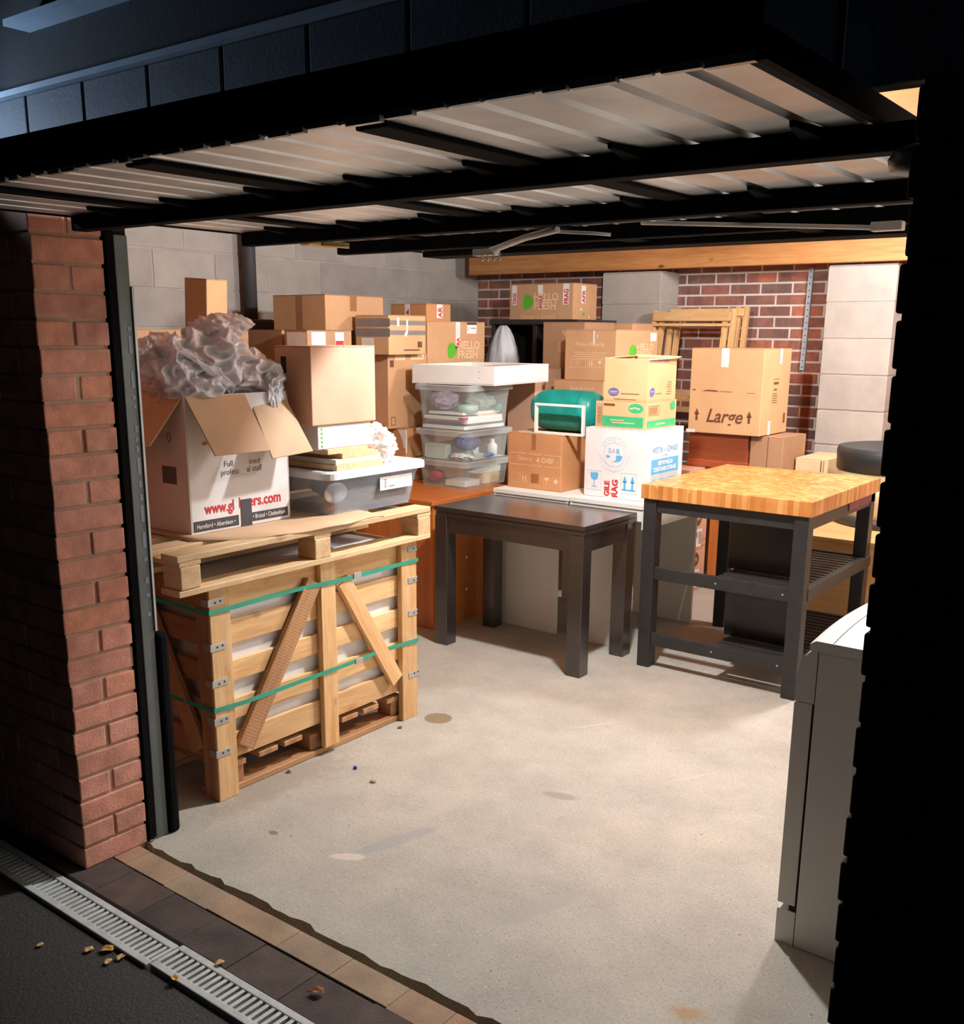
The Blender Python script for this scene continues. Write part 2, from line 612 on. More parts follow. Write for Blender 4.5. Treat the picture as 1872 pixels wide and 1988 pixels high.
def concrete():
    m, nt, b = new_mat('concrete')
    v = coords(nt)
    base = S(176, 175, 166)
    n1 = noise_n(nt, v, 1.3, 6, 0.6)
    col = ramp(nt, n1, [(0.3, scl(base, 0.86)), (0.5, base), (0.72, scl(S(184, 180, 168), 1.05))])
    n2 = noise_n(nt, v, 95, 5, 0.75)
    col = mixc(nt, 1.0, col, ramp(nt, n2, [(0.3, (0.84,) * 3), (0.55, (1, 1, 1)), (0.75, (1.06,) * 3)]), 'MULTIPLY')
    n3 = noise_n(nt, v, 170, 2, 0.5)
    col = mixc(nt, ramp(nt, n3, [(0.62, (0, 0, 0)), (0.70, (0.75,) * 3)]), col, S(104, 92, 78))
    n4 = noise_n(nt, v, 110, 2, 0.5)
    col = mixc(nt, ramp(nt, n4, [(0.62, (0, 0, 0)), (0.72, (0.6,) * 3)]), col, S(214, 206, 190))
    n5 = noise_n(nt, v, 4.5, 5, 0.65)
    col = mixc(nt, 1.0, col, ramp(nt, n5, [(0.32, (0.86, 0.85, 0.84)), (0.6, (1.02, 1.02, 1.0))]), 'MULTIPLY')
    vo = nt.nodes.new('ShaderNodeTexVoronoi')
    vo.inputs['Scale'].default_value = 16
    nt.links.new(v, vo.inputs['Vector'])
    gate = ramp(nt, noise_n(nt, v, 9, 2), [(0.56, (0, 0, 0)), (0.6, (1, 1, 1))])
    k = math_n(nt, 'MULTIPLY', ramp(nt, vo.outputs['Distance'], [(0.05, (1, 1, 1)), (0.085, (0, 0, 0))]), gate)
    col = mixc(nt, math_n(nt, 'MULTIPLY', k, 0.7), col, S(110, 92, 76))
    sep = nt.nodes.new('ShaderNodeSeparateXYZ')
    nt.links.new(v, sep.inputs[0])
    wob = noise_n(nt, v, 22, 3)

    def stain(col, x, y, rx, ry, ang, c, k, soft=0.5):
        dx = math_n(nt, 'SUBTRACT', sep.outputs[0], x)
        dy = math_n(nt, 'SUBTRACT', sep.outputs[1], y)
        ca, sa = math.cos(ang), math.sin(ang)
        a = math_n(nt, 'DIVIDE', math_n(nt, 'ADD', math_n(nt, 'MULTIPLY', dx, ca), math_n(nt, 'MULTIPLY', dy, sa)), rx)
        e = math_n(nt, 'DIVIDE', math_n(nt, 'SUBTRACT', math_n(nt, 'MULTIPLY', dy, ca), math_n(nt, 'MULTIPLY', dx, sa)), ry)
        d = math_n(nt, 'SQRT', math_n(nt, 'ADD', math_n(nt, 'MULTIPLY', a, a), math_n(nt, 'MULTIPLY', e, e)))
        d = math_n(nt, 'ADD', d, math_n(nt, 'MULTIPLY', math_n(nt, 'SUBTRACT', wob, 0.5), soft * 1.4))
        f = ramp(nt, d, [(1 - soft * 0.6, (k,) * 3), (1.0, (0, 0, 0))])
        return mixc(nt, f, col, c)
    # oil spot, scuffs, blue-grey smears, pale patch of filler, yellow spill
    col = stain(col, -2.567, 3.06, 0.062, 0.06, 0, S(128, 110, 84), 0.9, 0.12)
    col = stain(col, -1.76, 2.77, 0.075, 0.03, 0.3, S(140, 134, 126), 0.7)
    col = stain(col, -2.0, 2.17, 0.18, 0.035, 1.25, S(150, 154, 154), 0.7)
    col = stain(col, -1.42, 2.13, 0.2, 0.04, 1.2, S(160, 160, 154), 0.6)
    col = stain(col, -2.05, 2.0, 0.06, 0.025, 0.6, S(205, 198, 186), 0.8)
    col = stain(col, -0.88, 1.98, 0.05, 0.035, 0.3, S(176, 134, 78), 0.7, 0.9)
    col = stain(col, -2.0, 3.42, 0.17, 0.004, 1.0, S(212, 196, 176), 0.5)
    col = stain(col, -1.46, 3.2, 0.14, 0.004, 1.05, S(212, 196, 176), 0.5)
    col = stain(col, -2.35, 1.96, 0.02, 0.013, 0.0, S(110, 100, 90), 0.8, 0.4)
    col = stain(col, -2.62, 2.2, 0.12, 0.5, 0.0, S(128, 108, 86), 0.35, 0.9)
    nt.links.new(col, b.inputs['Base Color'])
    b.inputs['Roughness'].default_value = 0.72
    bump(nt, b, math_n(nt, 'ADD', n2, math_n(nt, 'MULTIPLY', n3, 0.5)), 0.35, 0.004)
    return m


M_concrete = concrete()
M_paver = islands('sandy_paver', [(0, S(166, 144, 116)), (0.4, S(158, 140, 118)), (0.7, S(172, 138, 110)), (1, S(154, 138, 118))], nscale=7, nvar=0.35)
M_paver_dark = islands('dark_paver', [(0, S(88, 76, 68)), (0.5, S(78, 68, 62)), (1, S(96, 80, 70))], nscale=9, nvar=0.45)
M_tarmac = plain('tarmac', S(56, 56, 53), 0.7, var=0.7, scale=160, bmp=1.0, bscale=120)
M_earth = plain('gap_earth', S(52, 38, 28), 0.95, bmp=0.8)

M_crate_wood = wood('crate_pine', S(200, 148, 92), S(240, 204, 152), scale=5)
M_crate_rough = wood('crate_rough', S(160, 114, 78), S(206, 158, 112), scale=5, bmp=0.6, saw=0.45)
M_pallet_wood = wood('pallet_pine', S(186, 150, 108), S(226, 196, 152), scale=5, bmp=0.5)
M_lining = plain('lining', S(226, 226, 228), 0.6, var=0.05)
M_strap = plain('green_strap', S(52, 160, 134), 0.35)
M_clip = plain('zinc_clip', S(186, 188, 184), 0.4, 0.5)
M_ink = plain('black_ink', (0.02, 0.02, 0.02), 0.6)
M_greyink = plain('grey_ink', S(96, 92, 92), 0.7)
M_dkband = plain('dark_band', S(66, 62, 64), 0.7)
M_redink = plain('red_ink', S(196, 36, 48), 0.6)
M_whiteink = plain('white_ink', S(236, 232, 228), 0.7)
M_paleink = plain('pale_ink', S(226, 190, 152), 0.75)
M_blueink = plain('blue_ink', S(88, 168, 214), 0.6)
M_blueline = plain('blue_line', S(140, 172, 206), 0.6)
M_greyprint = plain('grey_print', S(188, 192, 196), 0.6)
M_navyink = plain('navy_ink', S(92, 92, 150), 0.6)
M_greenink = plain('green_ink', S(56, 164, 108), 0.6)
M_leafgreen = plain('leaf_green', S(86, 176, 40), 0.6)
M_brownink = plain('brown_ink', S(104, 66, 40), 0.6)
M_whitebox = card('white_board', S(222, 218, 216))
M_card = card('cardboard', S(196, 154, 114))
M_card2 = card('cardboard_warm', S(206, 166, 122))
M_card3 = card('cardboard_dull', S(170, 134, 102))
M_card4 = card('cardboard_pink', S(208, 166, 138))
M_card5 = card('cardboard_orange', S(196, 142, 96))
M_card_pale = card('cardboard_pale', S(226, 196, 154))
M_cardin = card('cardboard_inside', S(200, 166, 132))
M_tape_clear = plain('brown_tape', S(150, 104, 66), 0.25)
M_tape_grey = plain('grey_tape', S(130, 124, 120), 0.35)
M_tape_white = plain('white_tape', S(224, 220, 216), 0.4)
M_label = plain('white_label', S(236, 234, 230), 0.5)
M_espresso = plain('espresso_wood', S(38, 31, 31), 0.3, var=0.25, scale=20)
M_espresso.node_tree.nodes['Principled BSDF'].inputs['Coat Weight'].default_value = 0.8
M_espresso.node_tree.nodes['Principled BSDF'].inputs['Coat Roughness'].default_value = 0.22
M_espresso.node_tree.nodes['Principled BSDF'].inputs['Specular IOR Level'].default_value = 0.8
M_blackwood = plain('black_wood', S(44, 44, 44), 0.45, var=0.2, scale=25)
M_blackpanel = plain('black_panel', (0.006, 0.005, 0.005), 0.25)
M_whitewood = plain('white_wood', S(226, 226, 220), 0.4, var=0.03)
M_orangewood = wood('orange_wood', S(170, 96, 42), S(200, 122, 58), scale=4, knots=False, rough=0.4, axis=2)
M_redwood = wood('red_wood', S(132, 62, 34), S(166, 84, 48), scale=4, knots=False, rough=0.45)
M_lightwood = wood('light_wood', S(206, 156, 100), S(228, 184, 128), scale=3, knots=False, rough=0.45)
M_teal = plain('teal_nylon', S(16, 136, 126), 0.4, var=0.2, scale=12)
M_greybag = plain('grey_bag', S(176, 182, 186), 0.45, var=0.1)
M_whitebag = plain('white_bag', S(236, 230, 228), 0.45, var=0.06)
M_appl = plain('white_enamel', S(232, 230, 226), 0.3, var=0.02)
M_appl_side = plain('enamel_side', S(196, 191, 184), 0.4, var=0.03)
M_dark = plain('dark_gap', (0.015, 0.014, 0.013), 0.8)
M_clear = clear_plastic('clear_plastic', (0.93, 0.96, 0.95), 0.05)
M_clear_b = clear_plastic('smoky_plastic', (0.78, 0.83, 0.88), 0.13)
M_lid = clear_plastic('lid_plastic', (0.85, 0.9, 0.9), 0.22)
M_lid_b = clear_plastic('pale_lid_plastic', (0.8, 0.84, 0.88), 0.75)
M_wrap = clear_plastic('bubble_wrap', (0.95, 0.95, 0.97), 0.38, 0.16)
_nt = M_wrap.node_tree
_vo = _nt.nodes.new('ShaderNodeTexVoronoi')
_vo.inputs['Scale'].default_value = 95
_nt.links.new(coords(_nt), _vo.inputs['Vector'])
bump(_nt, [n for n in _nt.nodes if n.type == 'BSDF_PRINCIPLED'][0], math_n(_nt, 'SUBTRACT', 1.0, _vo.outputs['Distance']), 0.5, 0.004)


def butcher():
    m, nt, b = new_mat('butcher_block')
    v = coords(nt)
    br = nt.nodes.new('ShaderNodeTexVoronoi')
    br.distance = 'CHEBYCHEV'
    v2 = coords(nt, (1, 1, 0.12))
    br.inputs['Scale'].default_value = 42
    br.inputs['Randomness'].default_value = 0.45
    nt.links.new(v2, br.inputs['Vector'])
    bw = nt.nodes.new('ShaderNodeRGBToBW')
    nt.links.new(br.outputs['Color'], bw.inputs[0])
    n = noise_n(nt, v, 7, 5)
    f = math_n(nt, 'ADD', math_n(nt, 'MULTIPLY', bw.outputs[0], 0.5), math_n(nt, 'MULTIPLY', n, 0.5))
    col = ramp(nt, f, [(0.3, S(172, 110, 54)), (0.5, S(192, 128, 68)), (0.68, S(214, 158, 94))])
    nt.links.new(col, b.inputs['Base Color'])
    b.inputs['Roughness'].default_value = 0.35
    return m


M_butcher = butcher()

# ------------------------------------------------------------------ the setting
XL, XR, YB, YF = -5.3, 0.6, 6.85, 1.455
OPL, OPR = -2.618, -0.406
LINT = 1.925


def bricks(mb, axis, fixed, a0, a1, z0, nz, bl, bh, depth, joint, out, bond=0.5, jit=0.002):
    """running-bond wall face. axis 'x': wall in X at y=fixed; 'y': wall in Y at x=fixed. out=+-1: where the face looks"""
    cl, ch = bl + joint, bh + joint
    for r in range(nz):
        z = z0 + r * ch
        off = (r % 2) * bond * cl
        k = -1
        while True:
            s0 = a0 + k * cl - off + cl * 0.5
            k += 1
            s1 = s0 + bl
            if s0 > a1:
                break
            s0c, s1c = max(s0, a0), min(s1, a1)
            if s1c - s0c < 0.01:
                continue
            d = random.uniform(-jit, jit)
            f0, f1 = sorted((fixed + out * d, fixed - out * depth))
            if axis == 'x':
                mb.box(s0c, s1c, f0, f1, z, z + bh)
            else:
                mb.box(f0, f1, s0c, s1c, z, z + bh)


# floor slab with a broken front edge
pts = []
x = XL
while x < XR:
    pts.append((x, 1.668 + random.uniform(-0.009, 0.009), 0))
    x += 0.035
pts.append((XR, 1.668, 0))
pts += [(XR, YB + 0.2, 0), (XL, YB + 0.2, 0)]
mb = MB()
mb.prism([(p[0], p[1], -0.15) for p in pts], (0, 0, 0.15))
struct('floor', mb, M_concrete)

mb = MB()
mb.box(XL, XR, 1.60, 1.70, -0.17, -0.045)
struct('trim_1', mb, M_earth)          # earth in the open joint
mb = MB()
xx = -2.86
while xx < 0.6:
    w = random.choice((0.148, 0.2, 0.2))
    mb.box(xx + 0.0004, xx + w - 0.0004, 1.547 + random.uniform(-0.003, 0.003), 1.640, -0.12, -0.001 + random.uniform(-0.001, 0.001))
    xx += w
struct('trim_2', mb, M_paver, bevel=0.002)
mb = MB()
xx = -2.9
while xx < 0.6:
    w = 0.2
    mb.box(xx + 0.0006, xx + w - 0.0006, 1.405, 1.545, -0.12, -0.003 + random.uniform(-0.002, 0.002))
    xx += w
struct('trim_3', mb, M_paver_dark, bevel=0.0025)
mb = MB()
mb.box(-5.2, 2.5, -1.5, 1.285, -0.2, -0.012)
mb.box(-5.2, 2.5, 1.285, 1.42, -0.2, -0.06)
mb.box(-5.2, -2.9, 1.285, 1.455, -0.2, -0.012)
mb.box(0.6, 2.5, 1.285, 1.455, -0.2, -0.012)
struct('ground', mb, M_tarmac)

# brick piers either side of the opening
CH = LINT / 26


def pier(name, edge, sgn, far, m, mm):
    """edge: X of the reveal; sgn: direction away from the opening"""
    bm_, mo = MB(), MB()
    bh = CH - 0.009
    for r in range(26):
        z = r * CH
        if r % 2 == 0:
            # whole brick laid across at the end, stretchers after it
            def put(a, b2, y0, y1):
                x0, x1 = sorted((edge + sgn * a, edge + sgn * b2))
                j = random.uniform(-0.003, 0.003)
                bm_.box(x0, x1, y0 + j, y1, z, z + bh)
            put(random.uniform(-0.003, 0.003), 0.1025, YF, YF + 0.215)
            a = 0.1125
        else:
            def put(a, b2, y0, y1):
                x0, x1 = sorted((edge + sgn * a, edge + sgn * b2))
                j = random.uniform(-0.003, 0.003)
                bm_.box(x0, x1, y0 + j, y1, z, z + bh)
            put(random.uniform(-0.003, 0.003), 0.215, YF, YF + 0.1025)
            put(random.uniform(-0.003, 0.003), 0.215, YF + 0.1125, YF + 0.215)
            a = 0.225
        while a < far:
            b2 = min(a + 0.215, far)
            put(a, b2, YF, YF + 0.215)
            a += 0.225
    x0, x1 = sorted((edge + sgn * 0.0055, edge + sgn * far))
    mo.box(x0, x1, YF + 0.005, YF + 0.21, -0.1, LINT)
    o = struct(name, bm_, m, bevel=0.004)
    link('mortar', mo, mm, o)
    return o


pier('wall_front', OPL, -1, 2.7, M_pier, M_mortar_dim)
pier('wall_front.001', OPR, 1, 1.9, M_pier_shaded, plain('shaded_mortar', S(60, 54, 52), 0.95, bmp=0.8, bscale=90))  # brick and mortar coloured near black to stand in for night shade

# over the opening: fascia, trims and dark wall
mb = MB()
xx = -5.2
while xx < 1.5:
    w = 0.26
    mb.box(xx + 0.004, xx + w - 0.004, 1.47, 1.495, LINT, 2.178)
    xx += w
o = struct('trim_4', mb, M_darkboard, bevel=0.004)
mb = MB()
mb.box(-5.2, 1.5, 1.497, 1.53, LINT + 0.004, 2.178)
link('light_stop', mb, M_wallblack, o)  # added plate, keeps roof lamp light from leaking through the board joints
mb = MB()
mb.box(-5.2, 1.5, 1.448, 1.53, 2.178, 2.192)
struct('trim_5', mb, M_trim)
mb = MB()
mb.box(-5.2, 1.5, 1.51, 1.66, 2.192, 3.2)
struct('wall_front.002', mb, M_wallblack)
mb = MB()
mb.box(-2.62, 1.5, 1.44, 1.51, 2.335, 2.35)
struct('trim_6', mb, M_trim)

# back wall
bw_, mo = MB(), MB()
bricks(bw_, 'x', YB, XL, XR, 0, 28, 0.212, 0.062, 0.09, 0.013, -1)
mo.box(XL, XR, YB + 0.003, YB + 0.2, -0.1, 2.6)
o = struct('wall_back', bw_, M_brick, bevel=0.003)
link('mortar', mo, M_mortar, o)
# block pillars standing off the back wall
for k, (x0, x1, zt) in enumerate(((-3.93, -3.455, 2.03), (-2.275, -1.85, 2.03))):
    a, m2 = MB(), MB()
    for r in range(9):
        z = 0.005 + r * 0.225
        a.box(x0, x1, 6.57 + random.uniform(-0.002, 0.002), YB - 0.002, z, z + 0.216)
    m2.box(x0 + 0.004, x1 - 0.004, 6.576, YB - 0.004, 0, zt)
    o = struct('wall_back.%03d' % (k + 1), a, M_block, bevel=0.004)
    link('mortar', m2, M_block_mortar, o)
# left wall of blocks
a, m2 = MB(), MB()
bricks(a, 'y', XL, 1.67, YB, 0.03, 12, 0.44, 0.215, 0.1, 0.012, 1)
m2.box(XL - 0.2, XL - 0.004, 1.67, YB + 0.2, -0.1, 2.6)
o = struct('wall_left', a, M_block, bevel=0.003)
link('mortar', m2, M_block_mortar, o)
a, m2 = MB(), MB()
bricks(a, 'y', XR, 1.67, YB, 0.03, 12, 0.44, 0.215, 0.1, 0.012, -1)
m2.box(XR + 0.004, XR + 0.2, 1.67, YB + 0.2, -0.1, 2.6)
M_fill_white = plain('fill_white', S(236, 232, 224), 0.9, bmp=0.4)  # unseen right wall made white to bounce more fill light
o = struct('wall_right', a, M_fill_white, bevel=0.003)
link('mortar', m2, M_fill_white, o)
# timber along the head of the back wall
beam = board('trim_7', None, (-5.12, 6.53, 2.16), (XR - 0.02, 6.53, 2.16), 0.07, 0.24, M_beam, up=(0, 0, 1))
beam['kind'] = 'structure'
# roof
mb = MB()
mb.box(XL - 0.2, XR + 0.2, 1.66, YB + 0.2, 2.56, 2.62)
for k in range(9):
    y = 2.0 + k * 0.6
    mb.box(XL, XR, y, y + 0.045, 2.44, 2.56)
struct('ceiling', mb, M_ply)

# galvanised strip hanging on the bricks
mb = MB()
mb.hexa([(-2.507, 6.826, 1.365), (-2.477, 6.826, 1.365), (-2.477, 6.845, 1.365), (-2.507, 6.845, 1.365)],
        [(-2.495, 6.826, 2.035), (-2.465, 6.826, 2.035), (-2.465, 6.845, 2.035), (-2.495, 6.845, 2.035)])
st = solo('metal_strip', mb, plain('zinc_strip', S(176, 190, 198), 0.45, 0.15), 'narrow perforated galvanised strip hanging upright on the red bricks', 'metal strip')
mb = MB()
F = Face((-2.507, 6.826, 1.365), (1, 0, 0), (0.018, 0, 1))
for k in range(16):
    F.ell(mb, 0.015, 0.02 + k * 0.042, 0.0045, 0.0045, 10)
link('hole', mb, M_dark, st, off=st.location)['kind'] = 'stuff'

# dark pipe on the left wall
t = thing('wall_pipe', 'dark vertical pipe on the grey block wall at the left', 'pipe', (-5.22, 4.36, 1.5))
mb = MB()
mb.tube([(-5.22, 4.36, 1.66), (-5.22, 4.36, 2.54)], 0.042, 14)
link('pipe', mb, M_dkband, t, off=W(t))
mb = MB()
mb.box(-5.3, -5.14, 4.24, 4.5, 1.5, 1.67)
link('socket_box', mb, M_dkband, t, off=W(t), bevel=0.02)

# ------------------------------------------------------------------ steel door frame and the open door
t = thing('door_frame', 'black and galvanised steel door post against the left brick pier', 'door frame', (-2.63, 1.7, 0))
mb = MB()
mb.box(-2.68, OPL + 0.004, 1.675, 1.70, 0, 1.92)
mb.box(-2.68, OPL - 0.03, 1.70, 1.765, 0, 1.92)
link('post', mb, M_black_steel, t, off=W(t), bevel=0.003)
mb = MB()
mb.box(OPL - 0.03, OPL + 0.006, 1.70, 1.745, 0.0, 1.86)
tr = link('track', mb, plain('track_steel', S(104, 112, 112), 0.45, 0.5), t, off=W(t), bevel=0.003)
mb = MB()
mb.box(OPL - 0.03, OPL + 0.012, 1.745, 1.752, 0.69, 1.72)
link('track_lip', mb, plain('bright_lip', S(190, 196, 196), 0.4, 0.4), t, off=W(t))
mb = MB()
mb.box(OPL - 0.03, OPL + 0.018, 1.746, 1.786, 0.0, 0.68)
link('lower_guard', mb, M_black_steel, t, off=W(t), bevel=0.012)
mb = MB()
F = Face((OPL + 0.006, 1.70, 0), (0, 1, 0), (0, 0, 1))
z = 0.74
while z < 1.62:
    h = random.choice((0.012, 0.012, 0.02, 0.05))
    F.rect(mb, 0.026, z, 0.037, z + h, 0.0012)
    z += h + random.choice((0.014, 0.02, 0.03, 0.05))
link('slot', mb, M_trim, tr, off=W(t))['kind'] = 'stuff'

DZ = 1.89
DX0, DX1, DY0, DY1 = -2.55, -0.475, 1.105, 3.05
door = thing('garage_door', 'ribbed steel up-and-over garage door lifted open overhead', 'garage door', (-1.51, 2.08, DZ))
# ribbed sheet
M_door = plain('door_sheet', S(222, 228, 230), 0.42, 0.7, var=0.18, scale=5)
prof = []
x = DX0
while x < DX1 - 0.001:
    e = min(x + 0.1, DX1)
    prof += [(x, 0.0), (e - 0.022, 0.0), (e - 0.017, 0.012), (e - 0.005, 0.012)]
    x = e
prof.append((DX1, 0.0))
mb = MB()
n = len(prof)
ys = [DY0, DY0 + 0.6, DY0 + 1.3, DY1]
vs_ = [(px, yy, DZ + pz) for yy in ys for px, pz in prof] + [(px, yy, DZ + pz + 0.0015) for yy in ys for px, pz in prof]
fs_ = []
for j in range(len(ys) - 1):
    for i in range(n - 1):
        a0 = j * n + i
        fs_.append((a0, a0 + 1, a0 + 1 + n, a0 + n))
        o2 = len(ys) * n
        fs_.append((a0 + o2, a0 + n + o2, a0 + 1 + n + o2, a0 + 1 + o2))
for i in range(n - 1):
    o2 = len(ys) * n
    fs_.append((i, i + o2, i + 1 + o2, i + 1))
mb.add(vs_, fs_)
link('sheet', mb, M_door, door, off=W(door))
mb = MB()
mb.box(DX0, DX1, DY0 - 0.012, DY0 + 0.004, DZ + 0.001, DZ + 0.075)
link('bottom_rail', mb, M_black_steel, door, off=W(door), bevel=0.003)
mb = MB()
x = DX0 + 0.02
while x < DX1 - 0.03:
    w = random.uniform(0.02, 0.07)
    mb.box(x, min(x + w, DX1), DY0 - 0.014, DY0 - 0.004, DZ - random.uniform(0.002, 0.007), DZ + 0.003)
    x += w + random.uniform(0.004, 0.02)
link('edge_flange', mb, M_galv, door, off=W(door))
for x0 in (DX0 - 0.004, DX1 - 0.004):
    mb = MB()
    mb.box(x0, x0 + 0.012, DY0, DY1, DZ - 0.004, DZ + 0.03)
    link('side_rail', mb, M_black_steel, door, off=W(door))
for x0, w in ((-1.09, 0.06), (-1.66, 0.075), (-2.2, 0.06)):
    mb = MB()
    mb.box(x0, x0 + w, DY0 + 0.01, DY1 - 0.02, DZ - 0.009, DZ)
    link('stiffener', mb, M_black_steel, door, off=W(door), bevel=0.003)
for y0, y1, z0 in ((1.525, 1.57, 1.85), (2.085, 2.125, 1.85), (2.49, 2.53, 1.85), (2.93, 3.05, 1.868)):
    mb = MB()
    mb.box(DX0 + 0.02, DX1 + 0.05 if y0 < 1.6 else DX1 - 0.01, y0, y1, z0, DZ - 0.001)
    br = link('brace', mb, M_black_steel, door, off=W(door), bevel=0.004)
    if y0 < 2.3:
        k = -0.565 - (0.3 if y0 > 2 else 0)
        while k > DX0 + 0.05:
            g = MB()
            zz = DZ - 0.001
            g.hexa([(k - 0.018, y0, zz - 0.016), (k + 0.02, y0, zz - 0.016), (k + 0.002, y0 - 0.082, zz - 0.008), (k - 0.006, y0 - 0.082, zz - 0.008)],
                   [(k - 0.018, y0, zz), (k + 0.02, y0, zz), (k + 0.002, y0 - 0.085, zz), (k - 0.006, y0 - 0.085, zz)])
            link('bracket', g, M_black_steel, br, off=W(door))
            k -= 0.291
    if y0 > 2.9:
        g = MB()
        g.box(DX0 + 0.3, DX1 - 0.02, y0 - 0.003, y0 - 0.001, z0, z0 + 0.002)
# pale lifting arms below the inner end
t = MB()
t.tube([(-1.40, 2.12, 1.843), (-1.56, 2.21, 1.838), (-1.74, 2.3, 1.818)], 0.0085, 10)
t.box(-1.79, -1.715, 2.285, 2.315, 1.806, 1.824)
M_pale_steel = plain('pale_steel', S(240, 236, 228), 0.45)
arm = link('lifting_arm', t, M_pale_steel, door, off=W(door), bevel=0.002)
g = MB()
for k in range(4):
    g.tube([(-1.765 + k * 0.02, 2.30, 1.813), (-1.765 + k * 0.02, 2.295, 1.797), (-1.758 + k * 0.02, 2.292, 1.793)], 0.003, 8)
link('hook', g, M_clip, arm, off=W(door))
g = MB()
g.tube([(-1.36, 2.46, 1.885), (-0.76, 2.46, 1.841)], 0.006, 8)
g.box(-0.76, -0.69, 2.445, 2.475, 1.832, 1.852)
link('lifting_arm', g, plain('pale_rod', S(236, 226, 216), 0.5), door, off=W(door), bevel=0.002)
g = MB()
g.tube([(-1.47, 2.16, 1.846), (-1.35, 2.2, 1.838), (-1.31, 2.22, 1.834)], 0.004, 8)
link('cable', g, M_pale_steel, door, off=W(door))
g = MB()
g.lathe([(0.003, 1.812), (0.03, 1.818), (0.034, 1.835), (0.024, 1.85), (0.004, 1.855)], -0.42, 1.515, 18)
g.tube([(-0.42, 1.515, 1.815), (-0.405, 1.515, 1.80)], 0.006, 8)
link('roller_bracket', g, M_galv, door, off=W(door))
g = MB()
g.box(-2.50, -2.46, 2.30, 2.44, 1.866, 1.884)
g.tube([(-2.46, 2.36, 1.874), (-2.40, 2.42, 1.868)], 0.009, 10)
link('roller_bracket', g, plain('brass_bracket', S(190, 160, 110), 0.4, 0.6), door, off=W(door), bevel=0.002)

# ------------------------------------------------------------------ drain channel outside
def grate(x0, x1, y0, y1, label):
    t = thing('drain_grate', label, 'drain grate', ((x0 + x1) / 2, (y0 + y1) / 2, -0.06), group=None)
    mb = MB()
    mb.box(x0, x1, y0, y0 + 0.022, -0.035, 0.0)
    mb.box(x0, x1, y1 - 0.022, y1, -0.035, 0.0)
    mb.box(x0, x0 + 0.012, y0 + 0.02, y1 - 0.02, -0.035, 0.0)
    mb.box(x1 - 0.012, x1, y0 + 0.02, y1 - 0.02, -0.035, 0.0)
    link('frame', mb, M_grate, t, off=W(t), bevel=0.003)
    mb = MB()
    x = x0 + 0.022
    while x < x1 - 0.02:
        mb.box(x, x + 0.012, y0 + 0.018, y1 - 0.018, -0.028, -0.002)
        x += 0.0225
    link('bars', mb, M_grate, t, off=W(t), bevel=0.002)
    mb = MB()
    mb.box(x0, x1, y0 + 0.004, y1 - 0.004, -0.058, -0.05)
    link('channel', mb, M_dark, t, off=W(t))


M_grate = plain('drain_metal', S(196, 202, 200), 0.5, 0.1, var=0.15, scale=25, bmp=0.3)
grate(-3.07, -2.072, 1.287, 1.392, 'grey slotted drain grate reaching into the shade of the left pier')
grate(-2.068, -1.07, 1.297, 1.402, 'grey slotted drain grate nearest the camera, set slightly towards the door')

# ------------------------------------------------------------------ slatted crate
XC = -2.66
ct = thing('slatted_crate', 'wooden slatted crate with green straps standing on the floor by the door', 'crate', (-3.07, 2.51, 0))
CZ = 0.765
slz = ((0.68, 0.762), (0.545, 0.63), (0.41, 0.486), (0.27, 0.346), (0.128, 0.222))
for z0, z1 in slz:
    board('slat', ct, (XC - 0.035, 2.0, (z0 + z1) / 2), (XC - 0.035, 3.03, (z0 + z1) / 2), 0.018, z1 - z0, M_crate_wood)
    board('slat', ct, (XC - 0.04, 2.025, (z0 + z1) / 2), (-3.46, 2.025, (z0 + z1) / 2), 0.018, z1 - z0, M_crate_rough)
    board('slat', ct, (XC - 0.04, 3.01, (z0 + z1) / 2), (-3.46, 3.01, (z0 + z1) / 2), 0.018, z1 - z0, M_crate_wood)
for y0, y1 in ((1.99, 2.075), (2.494, 2.57), (2.94, 3.033)):
    board('post', ct, (XC - 0.0125, (y0 + y1) / 2, 0.0 if y0 != 2.494 else 0.03), (XC - 0.0125, (y0 + y1) / 2, CZ), 0.025, y1 - y0, M_crate_wood, up=(0, 1, 0))
for x0, y0 in ((-2.70, 2.0), (-3.08, 2.0), (-3.46, 2.0), (-3.46, 3.03)):
    board('post', ct, (x0, y0, 0.0), (x0, y0, CZ), 0.07, 0.025, M_crate_rough, up=(0, 1, 0))
board('brace', ct, (XC - 0.010, 2.115, 0.165), (XC - 0.010, 2.465, 0.70), 0.022, 0.075, M_crate_rough, up=(0, 1, 0))
board('brace', ct, (XC - 0.010, 2.615, 0.675), (XC - 0.010, 2.912, 0.19), 0.022, 0.066, M_crate_wood, up=(0, 1, 0))
board('brace', ct, (-3.05, 1.995, 0.70), (-2.76, 1.995, 0.17), 0.022, 0.075, M_crate_rough, up=(1, 0, 0))
mb = MB()
mb.box(-3.44, XC - 0.0445, 2.05, 2.985, 0.115, 0.758)
link('lining', mb, M_lining, ct, off=W(ct), bevel=0.01, label='white packed slabs')
for x0 in (XC - 0.07, -3.06, -3.42):
    board('base_runner', ct, (x0, 2.0, 0.012), (x0, 3.02, 0.012), 0.09, 0.022, M_crate_rough)
for y0 in (2.08, 2.5, 2.96):
    for x0 in (XC - 0.08, -3.06, -3.41):
        mb = MB()
        mb.box(x0 - 0.04, x0 + 0.04, y0 - 0.05, y0 + 0.05, 0.023, 0.085)
        link('base_block', mb, M_crate_rough, ct, off=W(ct), bevel=0.003)
